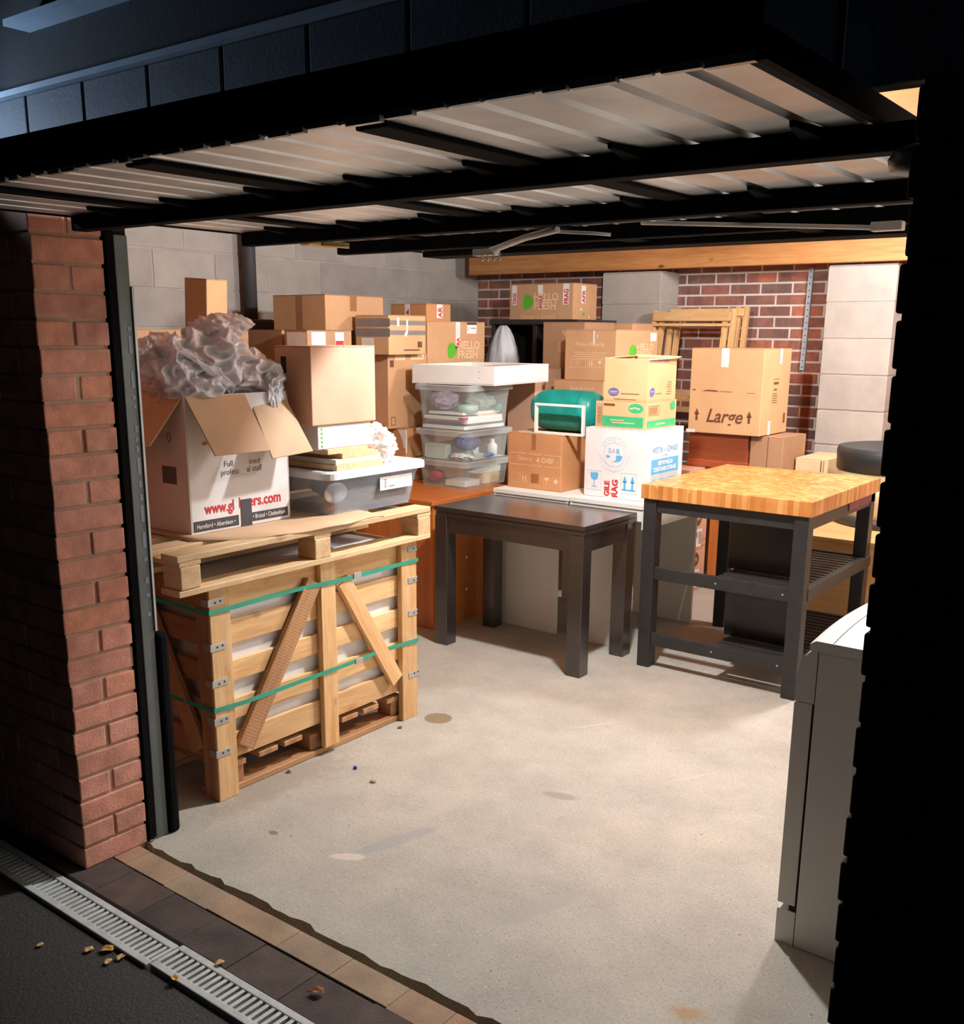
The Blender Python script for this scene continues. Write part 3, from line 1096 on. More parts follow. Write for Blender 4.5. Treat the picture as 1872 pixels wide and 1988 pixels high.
for y0 in (2.09, 2.24, 2.36, 2.66, 2.78, 2.92):
    board('base_board', ct, (XC - 0.03, y0, 0.098), (-3.45, y0, 0.098 + random.uniform(-.004, .004)), 0.09, 0.02, M_crate_rough)
for z0 in (0.684, 0.338):
    mb = MB()
    sg = 8
    front = [(XC + 0.003 + 0.004 * math.sin(k * 1.7), 1.985 + k * (3.036 - 1.985) / sg, z0 + 0.004 * math.sin(k * 0.8 + z0 * 9)) for k in range(sg + 1)]
    loop = front + [(-3.475, 3.045, z0), (-3.475, 1.98, z0)]
    nl = len(loop)
    vs_ = [(p[0], p[1], p[2] - 0.008) for p in loop] + [(p[0], p[1], p[2] + 0.008) for p in loop]
    mb.add(vs_, [(i, (i + 1) % nl, (i + 1) % nl + nl, i + nl) for i in range(nl)])
    so = link('strap', mb, M_strap, ct, off=W(ct), label='green plastic strap')
    sd = so.modifiers.new('thick', 'SOLIDIFY')
    sd.thickness = 0.0015
    mb = MB()
    mb.box(XC + 0.003, XC + 0.009, 2.66, 2.70, z0 - 0.010, z0 + 0.012)
    link('buckle', mb, M_clip, so, off=W(ct), bevel=0.001)
for yy, zs_ in ((2.0, (0.715, 0.56, 0.43, 0.295, 0.178)), (3.0, (0.735, 0.60, 0.46, 0.335, 0.195))):
    for z0 in zs_:
        mb = MB()
        a = random.uniform(-0.003, 0.003)
        mb.box(XC, XC + 0.0025, yy - 0.014 if yy < 2.5 else yy - 0.022, yy + 0.048 if yy < 2.5 else yy + 0.034, z0 - 0.0125 + a, z0 + 0.0125 + a)
        if yy < 2.5:
            mb.box(XC - 0.035, XC + 0.0025, yy - 0.0165, yy - 0.012, z0 - 0.0125, z0 + 0.0125)
        cl = link('corner_clip', mb, M_clip, ct, off=W(ct), bevel=0.001)
        mb = MB()
        F = Face((XC + 0.0025, yy, z0), (0, 1, 0), (0, 0, 1))
        F.ell(mb, 0.034, 0.002, 0.004, 0.004, 10)
        F.ell(mb, 0.012, 0.0, 0.004, 0.004, 10)
        link('nail', mb, M_ink, cl, off=W(ct))

# ------------------------------------------------------------------ pallet lying on the crate
PX = -2.62
pt = thing('wooden_pallet', 'rough wooden pallet lying on top of the slatted crate', 'pallet', (-3.02, 2.46, 0.768))
P0, P1 = 1.85, 3.08
for x0 in (PX - 0.05, -3.02, -3.37):
    board('bottom_board', pt, (x0, P0, 0.779), (x0, P1, 0.783), 0.095, 0.02, M_pallet_wood, jag=0.002)
for y0 in (1.90, 2.478, 3.042):
    for x0 in (PX - 0.05, -3.02, -3.37):
        mb = MB()
        mb.box(x0 - 0.047, x0 + 0.047, y0 - 0.04, y0 + 0.038, 0.791, 0.866)
        link('block', mb, M_pallet_wood, pt, off=W(pt), bevel=0.004)
    board('cross_board', pt, (PX - 0.005, y0, 0.8745), (-3.42, y0, 0.8745), 0.085, 0.016, M_pallet_wood)
for i, x0 in enumerate((PX - 0.045, -2.80, -2.97, -3.14, -3.31)):
    board('top_board', pt, (x0, P0 - (0.0 if i == 0 else 0.015 * i), 0.8935), (x0, P1 - (0.0 if i != 1 else 0.28), 0.8935), 0.09 if i else 0.085, 0.021, M_pallet_wood, jag=0.002)

# flattened cardboard under the white box
mb = MB()
nx, ny = 6, 22
vs_, fs_ = [], []
for i in range(nx + 1):
    for j in range(ny + 1):
        edge = PX + 0.004 + 0.008 * math.sin(j * 0.55) - 0.17 * max(0, 1 - j / 9) ** 1.5
        xx = -3.28 + (edge + 3.28) * i / nx
        yy = 2.02 + (2.80 - 2.02) * j / ny
        zz = 0.907 + (0.004 * math.sin(j * 0.5 + 1) ** 2 if i >= nx - 1 else 0) - (0.006 if i == nx else 0)
        vs_.append((xx, yy, zz))
for i in range(nx):
    for j in range(ny):
        a0 = i * (ny + 1) + j
        fs_.append((a0, a0 + ny + 1, a0 + ny + 2, a0 + 1))
mb.add(vs_, fs_, True)
cs = solo('cardboard_sheet', mb, M_cardin, 'flattened cardboard sheet lying on the pallet under the white removal box', 'cardboard sheet')
sd = cs.modifiers.new('thick', 'SOLIDIFY')
sd.thickness = 0.004
sd.offset = 1


# ------------------------------------------------------------------ cartons
class Carton:
    def __init__(s, label, x0, x1, y0, y1, z0, z1, m, rz=0.0, name='cardboard_box', cat='box', flaps=True, tape=True, group=None, wall_open=False):
        s.w, s.d, s.h = x1 - x0, y1 - y0, z1 - z0
        hx, hy, h = s.w / 2, s.d / 2, s.h
        c = Vector(((x0 + x1) / 2, (y0 + y1) / 2, z0))
        if rz:   # turn about the near vertical edge (+X, -Y)
            piv = Vector((x1, y0, z0))
            c = piv + Matrix.Rotation(rz, 3, 'Z') @ (c - piv)
        s.root = thing(name, label, cat, c, rz, group)
        s.F = Face((-hx, -hy, 0), (1, 0, 0), (0, 0, 1))
        s.R = Face((hx, -hy, 0), (0, 1, 0), (0, 0, 1))
        s.T = Face((-hx, -hy, h), (1, 0, 0), (0, 1, 0))
        mb = MB()
        if wall_open:
            tk = 0.005
            mb.box(-hx, hx, -hy, hy, 0, tk)
            mb.box(-hx, hx, -hy, -hy + tk, tk, h)
            mb.box(-hx, hx, hy - tk, hy, tk, h)
            mb.box(-hx, -hx + tk, -hy + tk, hy - tk, tk, h)
            mb.box(hx - tk, hx, -hy + tk, hy - tk, tk, h)
            s.body = link('body', mb, m, s.root, bevel=0.0015, seg=1)
        else:
            mb.box(-hx, hx, -hy, hy, 0, h - (0.004 if flaps else 0))
            s.body = link('body', mb, m, s.root, bevel=0.004)
            if flaps:
                for sg in (-1, 1):
                    mb = MB()
                    a, b2 = sorted((sg * 0.0015, sg * hy))
                    mb.box(-hx, hx, a, b2, h - 0.004, h)
                    link('flap', mb, m, s.root, bevel=0.001, seg=1)
                if tape:
                    mb = MB()
                    s.T.rect(mb, -0.0004, hy - 0.024, s.w + 0.0004, hy + 0.024, 0.0006, 0.0006)
                    for fc in (s.R,):
                        fc.rect(mb, hy - 0.024, h - 0.07, hy + 0.024, h + 0.0006, 0.0006, 0.0006)
                    link('tape', mb, M_tape_clear, s.root)

    def put(s, name, mb, m, label=None):
        return link(name, mb, m, s.root, label=label)


# open white removal box on the pallet
wb = Carton('open white removal box with brown flaps and red web address, on the pallet', -3.26, -2.836, 2.066, 2.515, 0.912, 1.385, M_whitebox, wall_open=True)
R = wb.R
mb = MB()
R.text(mb, 'Full', 0.150, 0.222, 0.030)
R.text(mb, 'profess', 0.136, 0.193, 0.030, sx=0.9)
R.text(mb, 'ined', 0.262, 0.222, 0.030)
R.text(mb, 'al staff', 0.250, 0.195, 0.030, sx=0.9)
wb.put('printed_text', mb, M_greyink)
mb = MB()
R.text(mb, 'www.gl', 0.060, 0.066, 0.053, sx=0.80, bold=0.0012)
R.text(mb, 'l', 0.206, 0.069, 0.055)
R.text(mb, 'ers.com', 0.252, 0.070, 0.055, sx=0.86, bold=0.0012)
wb.put('printed_text', mb, M_redink, 'red web address')
mb = MB()
R.rect(mb, 0.010, 0.008, 0.205, 0.045)
R.rect(mb, 0.264, 0.012, 0.436, 0.045)
wb.put('printed_band', mb, M_dkband)
mb = MB()
R.text(mb, 'Hereford \u2022 Aberdeen \u2022', 0.022, 0.018, 0.023, sx=0.78, lift=0.0016)
R.text(mb, '\u2022 Bristol \u2022 Cheltenham', 0.268, 0.022, 0.023, sx=0.74, lift=0.0016)
wb.put('printed_text', mb, M_whiteink)
mb = MB()
R.rect(mb, 0.216, 0.0, 0.264, 0.098, 0.002, 0.001)
wb.put('tape', mb, M_dkband, 'dark grey tape strip')
mb = MB()
R.ell(mb, 0.075, 0.31, 0.012, 0.006)
wb.put('hand_hole', mb, M_card3)
mb = MB()
F = wb.F
F.rect(mb, 0.28, 0.17, 0.36, 0.23)
F.ring(mb, 0.33, 0.33, 0.012, 0.016, 0.004)
wb.put('printed_mark', mb, M_greyink)
# flaps, hinged at the top edges
def flap(parent, a0, a1, b1, b0, th, m, label=None):
    a0, a1, b0, b1 = map(Vector, (a0, a1, b0, b1))
    nrm = (a1 - a0).cross(b0 - a0).normalized() * th
    mb = MB()
    mb.hexa([a0, a1, b1, b0], [a0 + nrm, a1 + nrm, b1 + nrm, b0 + nrm])
    return link('flap', mb, m, parent, label=label)


hx, hy, h = wb.w / 2, wb.d / 2, wb.h
flap(wb.root, (hx, -hy + .005, h), (hx, -hy + 0.256, h - .003), (hx + 0.125, -hy + 0.258, h - 0.192), (hx + 0.125, -hy + 0.022, h - 0.19), 0.005, M_cardin, 'folded-out brown flap')
flap(wb.root, (hx, -hy + 0.292, h - 0.05), (hx, hy, h - 0.03), (hx + 0.105, hy + 0.028, h - 0.215), (hx + 0.105, -hy + 0.284, h - 0.225), 0.005, M_cardin, 'folded-out brown flap')
flap(wb.root, (-hx, -hy, h), (hx - 0.01, -hy, h), (hx - 0.05, -hy - 0.11, h - 0.16), (-hx, -hy - 0.11, h - 0.2), 0.005, M_cardin)
flap(wb.root, (hx, hy, h), (-hx, hy, h), (-hx, hy + 0.035, h - 0.19), (hx, hy + 0.035, h - 0.19), 0.005, M_cardin)
flap(wb.root, (-hx, hy, h), (-hx, -hy, h), (-hx - 0.15, -hy, h + 0.12), (-hx - 0.15, hy, h + 0.12), 0.005, M_cardin)


def crumple(mb, c, r, seed, rot=0.0, sub=5, amp=0.45, freq=1.6, fine=0.12):
    import bmesh
    bm = bmesh.new()
    bmesh.ops.create_icosphere(bm, subdivisions=sub, radius=1)
    off = Vector((seed * 7.1, seed * 3.3, seed * 1.7))
    vs, fs = [], []
    cr, sr = math.cos(rot), math.sin(rot)
    for v in bm.verts:
        p = v.co.copy()
        q = p * freq + off
        k = 1 - amp * abs(noise.noise(q)) * 2 + amp * 0.5 * (1 - 2 * abs(noise.noise(q * 2.7))) + fine * amp * abs(noise.noise(q * 9))
        p *= k
        x, y, z = p.x * r[0], p.y * r[1], p.z * r[2]
        vs.append((c[0] + x * cr - y * sr, c[1] + x * sr + y * cr, c[2] + z))
    for f in bm.faces:
        fs.append(tuple(v.index for v in f.verts))
    bm.free()
    mb.add(vs, fs, True)




def wrap_sheet(mb, p0, p1, p2, side, pleats, amp, seed, nu=70, nv=60):
    """thin sheet following a bent line, pleated and crinkled across"""
    p0, p1, p2, side = map(Vector, (p0, p1, p2, side))
    vs, fs = [], []
    for i in range(nu + 1):
        u = i / nu
        c = p0 * (1 - u) ** 2 + p1 * 2 * u * (1 - u) + p2 * u * u
        d = ((p1 - p0) * (1 - u) + (p2 - p1) * u).normalized()
        nn = d.cross(side.normalized()).normalized()
        for j in range(nv + 1):
            v = j / nv * 2 - 1
            tri = abs(((v * pleats + 0.6 * noise.noise(Vector((u * 2.2, seed * 3.1, v))) + seed * .37) % 1.0) * 2 - 1) - 0.5
            q = Vector((u * 4, v * 4, seed * 5.3))
            crk = (1 - 2 * abs(noise.noise(q * 1.3))) * 0.6 + (1 - 2 * abs(noise.noise(q * 3.1))) * 0.3 + noise.noise(q * 7) * 0.12
            k = amp * (tri * (0.5 + 0.5 * u) * 1.3 + crk * 0.9)
            w = side * v * (0.75 + 0.25 * math.sin(PI * u) + 0.12 * noise.noise(Vector((u * 5, v, seed * 2.0))))
            vs.append(c + w + nn * k - nn * 0.25 * side.length * v * v)
    for i in range(nu):
        for j in range(nv):
            a = i * (nv + 1) + j
            fs.append((a, a + 1, a + nv + 2, a + nv + 1))
    mb.add(vs, fs, True)


mb = MB()
for c, r, sd, ro in (((-3.00, 2.27, 1.50), (0.17, 0.17, 0.115), 1, 0.3), ((-3.02, 2.34, 1.575), (0.11, 0.12, 0.075), 2, 0.8), ((-2.97, 2.10, 1.48), (0.14, 0.11, 0.10), 3, -0.4),
                     ((-2.93, 2.16, 1.41), (0.11, 0.12, 0.08), 7, 0.2), ((-2.96, 2.44, 1.44), (0.13, 0.15, 0.085), 4, 0.5), ((-2.858, 2.47, 1.385), (0.035, 0.05, 0.075), 5, 0.5)):
    crumple(mb, c, r, sd, ro, 6, 0.46, 0.95, 0.03)
for p0, p1, p2, sd, pl_, am, se in (
        ((-3.06, 2.30, 1.5), (-3.00, 2.28, 1.70), (-2.92, 2.42, 1.60), (-0.05, 0.09, 0.03), 1.5, 0.022, 1),
        ((-3.06, 2.06, 1.45), (-2.96, 1.97, 1.60), (-2.90, 1.98, 1.53), (-0.04, 0.08, 0.03), 1.5, 0.02, 2),
        ((-2.98, 2.12, 1.44), (-2.88, 2.10, 1.58), (-2.83, 2.24, 1.42), (-0.02, 0.08, -0.05), 1.5, 0.02, 3)):
    wrap_sheet(mb, p0, p1, p2, sd, pl_, am, se)
bwz = solo('bubble_wrap', mb, M_wrap, 'crumpled clear bubble wrap bulging out of the white removal box', 'bubble wrap')
sd = bwz.modifiers.new('thick', 'SOLIDIFY')
sd.thickness = 0.003


# ------------------------------------------------------------------ lidded plastic boxes
def rring(hx, hy, r, z, n=5):
    pts = []
    for cx, cy, a in ((hx - r, hy - r, 0), (-hx + r, hy - r, PI / 2), (-hx + r, -hy + r, PI), (hx - r, -hy + r, 1.5 * PI)):
        for k in range(n + 1):
            t = a + PI / 2 * k / n
            pts.append((cx + r * math.cos(t), cy + r * math.sin(t), z))
    return pts


def storage_box(label, x0, x1, y0, y1, z0, z1, body_m, lid_m, rz=0.0, r=0.05, lid_h=0.03, taper=0.035, group=None):
    hx, hy, h = (x1 - x0) / 2, (y1 - y0) / 2, z1 - z0
    c = Vector(((x0 + x1) / 2, (y0 + y1) / 2, z0))
    if rz:
        piv = Vector((x1, y0, z0))
        c = piv + Matrix.Rotation(rz, 3, 'Z') @ (c - piv)
    t = thing('storage_box', label, 'storage box', c, rz, group)
    bx, by = hx - 0.015, hy - 0.015
    tk = 0.003
    mb = MB()
    mb.loft([rring(bx - taper, by - taper, r * .8, 0), rring(bx - taper * .3, by - taper * .3, r, h * .72), rring(bx - taper * .2, by - taper * .2, r, h * .74), rring(bx, by, r, h - lid_h * .5),
             rring(bx - tk, by - tk, r, h - lid_h * .5), rring(bx - taper * .3 - tk, by - taper * .3 - tk, r, h * .72), rring(bx - taper - tk, by - taper - tk, r * .8, tk)], smooth=False)
    link('tub', mb, body_m, t)
    mb = MB()
    mb.loft([rring(hx, hy, r, h - lid_h), rring(hx, hy, r, h - 0.006), rring(hx - 0.006, hy - 0.006, r, h), rring(hx - 0.03, hy - 0.03, r * .7, h), rring(hx - 0.036, hy - 0.036, r * .7, h - 0.006)], cap0=False, smooth=False)
    link('lid', mb, lid_m, t)
    return t


sb = storage_box('smoky plastic storage box with pale lid on the pallet, barcode label on its side', -3.13, -2.699, 2.585, 3.16, 0.907, 1.084, M_clear_b, M_lid_b, r=0.045)
hx, hy = 0.2155, 0.2875
F = Face((hx - 0.022, -hy, 0), (0, 1, 0), (0, 0, 1))
mb = MB()
F.rect(mb, 0.30, 0.075, 0.49, 0.128, 0.002, 0.001)
lb = link('label', mb, M_label, sb)
mb = MB()
for k in range(6):
    F.rect(mb, 0.325, 0.085 + k * 0.006, 0.336, 0.088 + k * 0.006, 0.003)
F.rect(mb, 0.35, 0.087, 0.385, 0.09, 0.003)
link('barcode', mb, M_greyink, lb)
mb = MB()
crumple(mb, (-2.915, 2.95, 0.985), (0.175, 0.19, 0.062), 11, 0.0, 4, 0.25)
solo('dark_clothes', mb, plain('navy_cloth', S(66, 82, 112), 0.85), 'bundle of dark blue cloth inside the smoky storage box', 'cloth')
mb = MB()
crumple(mb, (-2.755, 2.675, 0.995), (0.014, 0.06, 0.04), 12, 0, 4, 0.0)
solo('pale_dish', mb, plain('pale_china', S(216, 210, 200), 0.5), 'pale oval dish pressed against the near end of the smoky storage box', 'dish')
mb = MB()
crumple(mb, (-2.775, 2.66, 0.94), (0.012, 0.022, 0.02), 13, 0, 3, 0.3)
solo('orange_scrap', mb, plain('orange_paint', S(206, 110, 50), 0.6), 'small orange scrap low inside the smoky storage box', 'scrap')

# sawn boards stacked on that lid
M_greychip = plain('grey_faced_board', S(206, 198, 186), 0.6)
M_chip = plain('chipboard', S(214, 182, 140), 0.8, var=0.18, scale=90)
zb = 1.0845
for i, (x0, x1, y0, y1, lab, m) in enumerate((
        (-3.2, -2.725, 2.655, 2.91, 'lowest chipboard offcut of the stack on the storage box lid', M_chip),
        (-3.2, -2.735, 2.66, 2.905, 'second offcut from the bottom of the stack, pale grey along its near side', M_greychip),
        (-3.16, -2.74, 2.70, 2.90, 'third chipboard offcut from the bottom, set back towards the far end', M_chip),
        (-3.14, -2.75, 2.635, 2.85, 'topmost chipboard offcut of the stack, under the white carton', M_chip))):
    mb = MB()
    mb.box(x0, x1, y0, y1, zb, zb + 0.0195)
    solo('chipboard_offcut', mb, m, lab, 'board', 'chipboard offcuts stacked on the storage box', bevel=0.001)
    zb += 0.02
# white carton and the big brown box on it
wc = Carton('small white carton with green printing, between the boards and a brown box', -2.95, -2.765, 2.60, 2.885, zb, 1.256, M_whitebox, flaps=False, name='white_carton')
mb = MB()
for k in range(5):
    wc.R.rect(mb, 0.016, 0.008 + k * 0.016, 0.024, 0.017 + k * 0.016)
wc.put('printed_text', mb, M_leafgreen)
bd = Carton('plain brown carton perched on a small white carton above the pallet', -2.95, -2.755, 2.565, 2.905, 1.2565, 1.546, M_card4, tape=False, name='cardboard_box')
mb = MB()
bd.F.rect(mb, 0.035, 0.19, 0.065, 0.25)
bd.put('hand_hole', mb, M_dark)
mb = MB()
crumple(mb, (-2.86, 2.985, 1.145), (0.1, 0.075, 0.085), 21, 0.3, 5, 0.35)
solo('plastic_bag', mb, M_whitebag, 'crumpled white plastic bag on the storage box lid beside the boards', 'bag')

# ------------------------------------------------------------------ the pile behind the crate
def fragile_v(mb_w, mb_r, face, a, b0, b1, w, txt, seed=0):
    face.rect(mb_w, a, b0, a + w, b1, 0.0008)
    face.text(mb_r, txt, a + w * 0.88, b0 + 0.005, w * 0.95, rot=PI / 2, sx=0.85, lift=0.0014, bold=0.0015)


tall1 = Carton('long brown carton standing behind the bubble wrap by the left wall', -4.75, -4.28, 2.75, 3.55, 0, 1.603, M_card3, tape=False)
tall2 = Carton('tall brown carton in the shade behind the plain brown carton', -4.6, -4.2, 3.71, 3.995, 0, 1.603, M_card3, tape=False)
tall3 = Carton('tall brown carton against the left wall under the wide top box', -4.82, -4.44, 4.03, 4.7, 0, 1.604, M_card3, tape=False)
up = Carton('narrow upright brown carton leaning by the dark pipe', -4.48, -4.3, 3.30, 3.43, 1.604, 1.85, M_card2, tape=False)
up.root.rotation_euler = (0, math.radians(4), 0)
up.root.location.z += 0.007
mb = MB()
mb.box(-4.03, -3.97, 2.37, 2.40, 0, 1.66)
solo('timber_offcut', mb, M_pallet_wood, 'thin pale timber upright beside the left door post', 'timber', bevel=0.002)

gb = Carton('tall brown carton hidden behind the plain brown carton, below a white-taped box', -4.12, -3.945, 3.67, 3.985, 0, 1.475, M_card3, tape=False)
g = Carton('brown box with white and red tape in front of the wide top box', -4.125, -3.95, 3.66, 3.985, 1.4755, 1.604, M_card3, tape=False)
mb = MB()
g.F.rect(mb, 0.02, 0.01, 0.17, 0.118)
g.R.rect(mb, 0.03, 0.0, 0.13, 0.12)
g.R.rect(mb, 0.20, 0.0, 0.265, 0.118)
g.put('tape', mb, M_tape_white)
mb = MB()
g.R.rect(mb, 0.203, 0.05, 0.262, 0.074, 0.0016)
g.R.text(mb, 'FRA', 0.205, 0.012, 0.03, lift=0.0016)
g.put('printed_text', mb, M_redink)
f = Carton('wide brown taped box on the very top of the left pile', -4.75, -4.305, 4.135, 4.62, 1.6045, 1.805, M_card3, tape=False)
f.body.data.materials[0] = M_card
mb = MB()
f.F.rect(mb, 0.20, 0.0, 0.255, 0.20)
f.R.rect(mb, 0.20, 0.11, 0.255, 0.20)
f.put('tape', mb, M_tape_clear)

# orange desk under the clear boxes
dk = thing('wooden_desk', 'orange-brown wooden desk under the stack of clear boxes', 'desk', (-3.9, 4.4, 0))
mb = MB()
mb.box(-4.42, -3.395, 4.0, 4.76, 0.695, 0.72)
link('desk_top', mb, wood('orange_top', S(176, 98, 40), S(206, 124, 58), 4, knots=False, rough=0.35), dk, off=W(dk), bevel=0.003)
mb = MB()
mb.box(-3.43, -3.407, 4.02, 4.75, 0, 0.694)
sp = link('side_panel', mb, M_orangewood, dk, off=W(dk), bevel=0.002)
mb = MB()
for z in (0.18, 0.365, 0.555):
    mb.lathe([(0.008, 0), (0.008, 0.004), (0.003, 0.006)], 0, 0, 12)
    for v in mb.v[-36:]:
        v.x, v.y, v.z = -3.407 + v.z, 4.31 + v.y, z + v.x
link('screw_cap', mb, M_whitewood, sp, off=W(dk))
mb = MB()
mb.box(-4.4, -4.377, 4.02, 4.75, 0, 0.694)
link('side_panel', mb, M_orangewood, dk, off=W(dk), bevel=0.002)
mb = MB()
mb.box(-4.376, -3.431, 4.03, 4.05, 0.0, 0.694)
link('front_panel', mb, M_orangewood, dk, off=W(dk), bevel=0.002)

l_ = Carton('small brown box with white tape on the orange desk, behind the clear boxes', -4.36, -4.0, 4.47, 4.74, 0.7205, 1.035, M_card5, tape=False)
mb = MB()
l_.F.poly(mb, [(0.30, 0.31), (0.36, 0.31), (0.36, 0.2), (0.345, 0.2), (0.335, 0.25)])
l_.R.rect(mb, 0, 0.17, 0.012, 0.31)
l_.put('tape', mb, M_tape_white)
mb = MB()
l_.F.arrow_up(mb, 0.26, 0.17, 0.03, 0.07)
l_.put('printed_mark', mb, M_ink)
k_ = Carton('upright brown carton beside the clear boxes, below the grey-taped box', -4.38, -4.06, 4.39, 4.74, 1.0355, 1.468, M_card, tape=False)
mb = MB()
k_.R.rect(mb, 0.016, 0.36, 0.05, 0.40)
k_.R.frame(mb, 0.02, 0.02, 0.06, 0.07, 0.004)
k_.put('printed_mark', mb, M_brownink)
mb = MB()
k_.R.rect(mb, 0.06, 0.40, 0.15, 0.431, 0.0012)
k_.R.rect(mb, 0.2, 0.40, 0.32, 0.431, 0.0012)
k_.put('tape', mb, M_card_pale)
h_ = Carton('brown box banded with grey tape on the left pile', -4.265, -4.0, 4.335, 4.66, 1.4685, 1.692, M_card2, tape=False)
mb = MB()
for b0 in (0.112, 0.168):
    h_.R.rect(mb, 0.0, b0, 0.325, b0 + 0.026)
    h_.F.rect(mb, 0.0, b0 - 0.01, 0.275, b0 + 0.036)
h_.put('tape', mb, M_tape_grey)
mb = MB()
h_.F.rect(mb, 0.05, 0.01, 0.15, 0.095)
h_.put('label', mb, M_label)
mb = MB()
h_.R.rect(mb, 0.07, 0.16, 0.09, 0.21, 0.0014)
h_.R.poly(mb, [(0.13, 0.11), (0.15, 0.1), (0.165, 0.13), (0.165, 0.2), (0.15, 0.2), (0.15, 0.14)], 0.0014)
h_.put('tape', mb, M_tape_white, 'torn white tape')
mb = MB()
h_.R.rect(mb, 0.25, 0.04, 0.29, 0.075)
h_.R.rect(mb, 0.13, 0.022, 0.27, 0.03)
h_.put('printed_mark', mb, M_brownink)

jj = Carton('tall brown carton behind the clear boxes, under a meal kit box', -4.36, -4.09, 4.78, 5.32, 0, 1.36, M_card3, tape=False)


def hello(face, root, a, b, s, dinner=True, kx=1.0):
    """green leaf blob and two lines of white lettering"""
    g_, w_ = MB(), MB()
    pts = []
    for k in range(24):
        t = 2 * PI * k / 24
        pts.append((a + kx * s * (0.40 * math.cos(t) + 0.06 * math.cos(2 * t)), b + s * (0.52 * math.sin(t) + 0.07 * math.cos(t + 1))))
    face.poly(g_, pts)
    face.text(w_, 'HELLO', a + kx * s * 0.5, b + s * 0.08, s * 0.66, sx=0.95 * kx, bold=s * 0.02)
    face.text(w_, 'FRESH', a + kx * s * 0.5, b - s * 0.46, s * 0.66, sx=0.95 * kx, bold=s * 0.02)
    if dinner:
        face.text(w_, 'Dinner is Solved', a - s * 0.5, b - s * 1.05, s * 0.42, sx=0.95)
    link('logo', g_, M_leafgreen, root)
    link('printed_text', w_, M_paleink, root)


j_ = Carton('meal kit box with green logo and address label beside the grey bag', -4.36, -4.09, 4.78, 5.36, 1.3605, 1.664, M_card, tape=False)
hello(j_.R, j_.root, 0.235, 0.125, 0.105, True, 1.15)
mw_, mr_ = MB(), MB()
fragile_v(mw_, mr_, j_.R, 0.275, 0.135, 0.30, 0.045, 'FRA')
j_.put('tape', mw_, M_tape_white)
j_.put('printed_text', mr_, M_redink)
mb = MB()
j_.R.rect(mb, 0.39, 0.23, 0.49, 0.285)
j_.put('label', mb, M_label)
mb = MB()
j_.R.rect(mb, 0.39, 0.285, 0.49, 0.30)
j_.R.text(mb, '2', 0.397, 0.25, 0.03, lift=0.0012)
j_.R.rect(mb, 0.43, 0.262, 0.48, 0.266, 0.0012)
j_.put('printed_mark', mb, M_dkband)
i_ = Carton('small brown box with red and white tape on top of the meal kit box', -4.5, -4.2, 4.90, 5.14, 1.6645, 1.772, M_card5, tape=False)
mw_, mr_ = MB(), MB()
fragile_v(mw_, mr_, i_.R, 0.10, 0.02, 0.105, 0.06, 'AR')
i_.F.rect(mw_, 0.12, 0.02, 0.165, 0.105)
i_.F.poly(mr_, [(0.13, 0.05), (0.155, 0.04), (0.155, 0.08)], 0.0014)
i_.put('tape', mw_, M_tape_white)
i_.put('printed_text', mr_, M_redink)

# ------------------------------------------------------------------ clear boxes on the desk, and their contents
SX, SY = -3.50, 4.42
def paper(x0, x1, y0, y1, z0, z1, m, label, cat='book', name='paper_stack', grp=None):
    mb = MB()
    mb.box(x0, x1, y0, y1, z0, z1)
    return solo(name, mb, m, label, cat, grp, bevel=0.001)


sp_ = (('lowest clear storage box of the stack on the orange desk', 0.7205, 0.876), ('middle clear storage box of the stack on the orange desk', 0.8765, 1.052), ('topmost clear storage box of the stack, under the white tray', 1.0525, 1.306))
for lab, z0, z1 in sp_:
    storage_box(lab, -3.905, SX, SY, 4.90, z0, z1, M_clear, M_lid, r=0.05, lid_h=0.032, taper=0.02, group=None)
M_paper = plain('paper', S(228, 226, 222), 0.7, var=0.04)
M_bluepaper = plain('blue_cover', S(70, 80, 104), 0.6)
zz = 1.057
for k, (m, th, lab, ix, iy) in enumerate((
        (M_paper, 0.019, 'white ring binder lying at the bottom of the topmost clear box', 0, 0),
        (M_bluepaper, 0.012, 'dark blue folder second from the bottom in the topmost clear box', 0.008, 0.01),
        (M_paper, 0.02, 'thick white pad above the dark blue folder in the topmost clear box', 0.004, 0.03),
        (M_paper, 0.018, 'white pad with a red corner tab in the topmost clear box', 0.012, 0.0),
        (M_card_pale, 0.009, 'thin cream booklet in the topmost clear box', 0.02, 0.15),
        (M_paper, 0.014, 'uppermost white booklet in the topmost clear box', 0.03, 0.02))):
    pb = paper(-3.86 + ix, SX - 0.045 - ix, SY + 0.045 + iy, 4.84 - iy * .3, zz, zz + th, m, lab)
    if 'red corner' in lab:
        mb = MB()
        mb.box(SX - 0.09, SX - 0.043 - ix + 0.001, SY + 0.044, SY + 0.05, zz + 0.001, zz + th - 0.001)
        mb.box(SX - 0.045 - ix, SX - 0.0565 + 0.001, SY + 0.045, SY + 0.09, zz + 0.001, zz + th - 0.001)
        link('red_tab', mb, M_redink, pb, off=pb.location)
    zz += th + 0.0005
mb = MB()
crumple(mb, (-3.76, 4.55, zz + 0.06), (0.09, 0.09, 0.055), 31, 0, 4, 0.3)
solo('floral_pouch', mb, islands('lilac_print', [(0, S(168, 148, 172)), (1, S(188, 168, 188))], nscale=30, nvar=0.5), 'lilac patterned pouch at the left in the topmost clear box', 'pouch')
mb = MB()
mb.lathe([(0.028, zz), (0.062, zz), (0.062, zz + 0.04), (0.028, zz + 0.04), (0.028, zz)], -3.60, 4.56, 28, cap0=False, cap1=False)
solo('tape_roll', mb, plain('sage_tape', S(150, 178, 160), 0.4), 'sage green tape roll on the books in the topmost clear box', 'tape roll')
mb = MB()
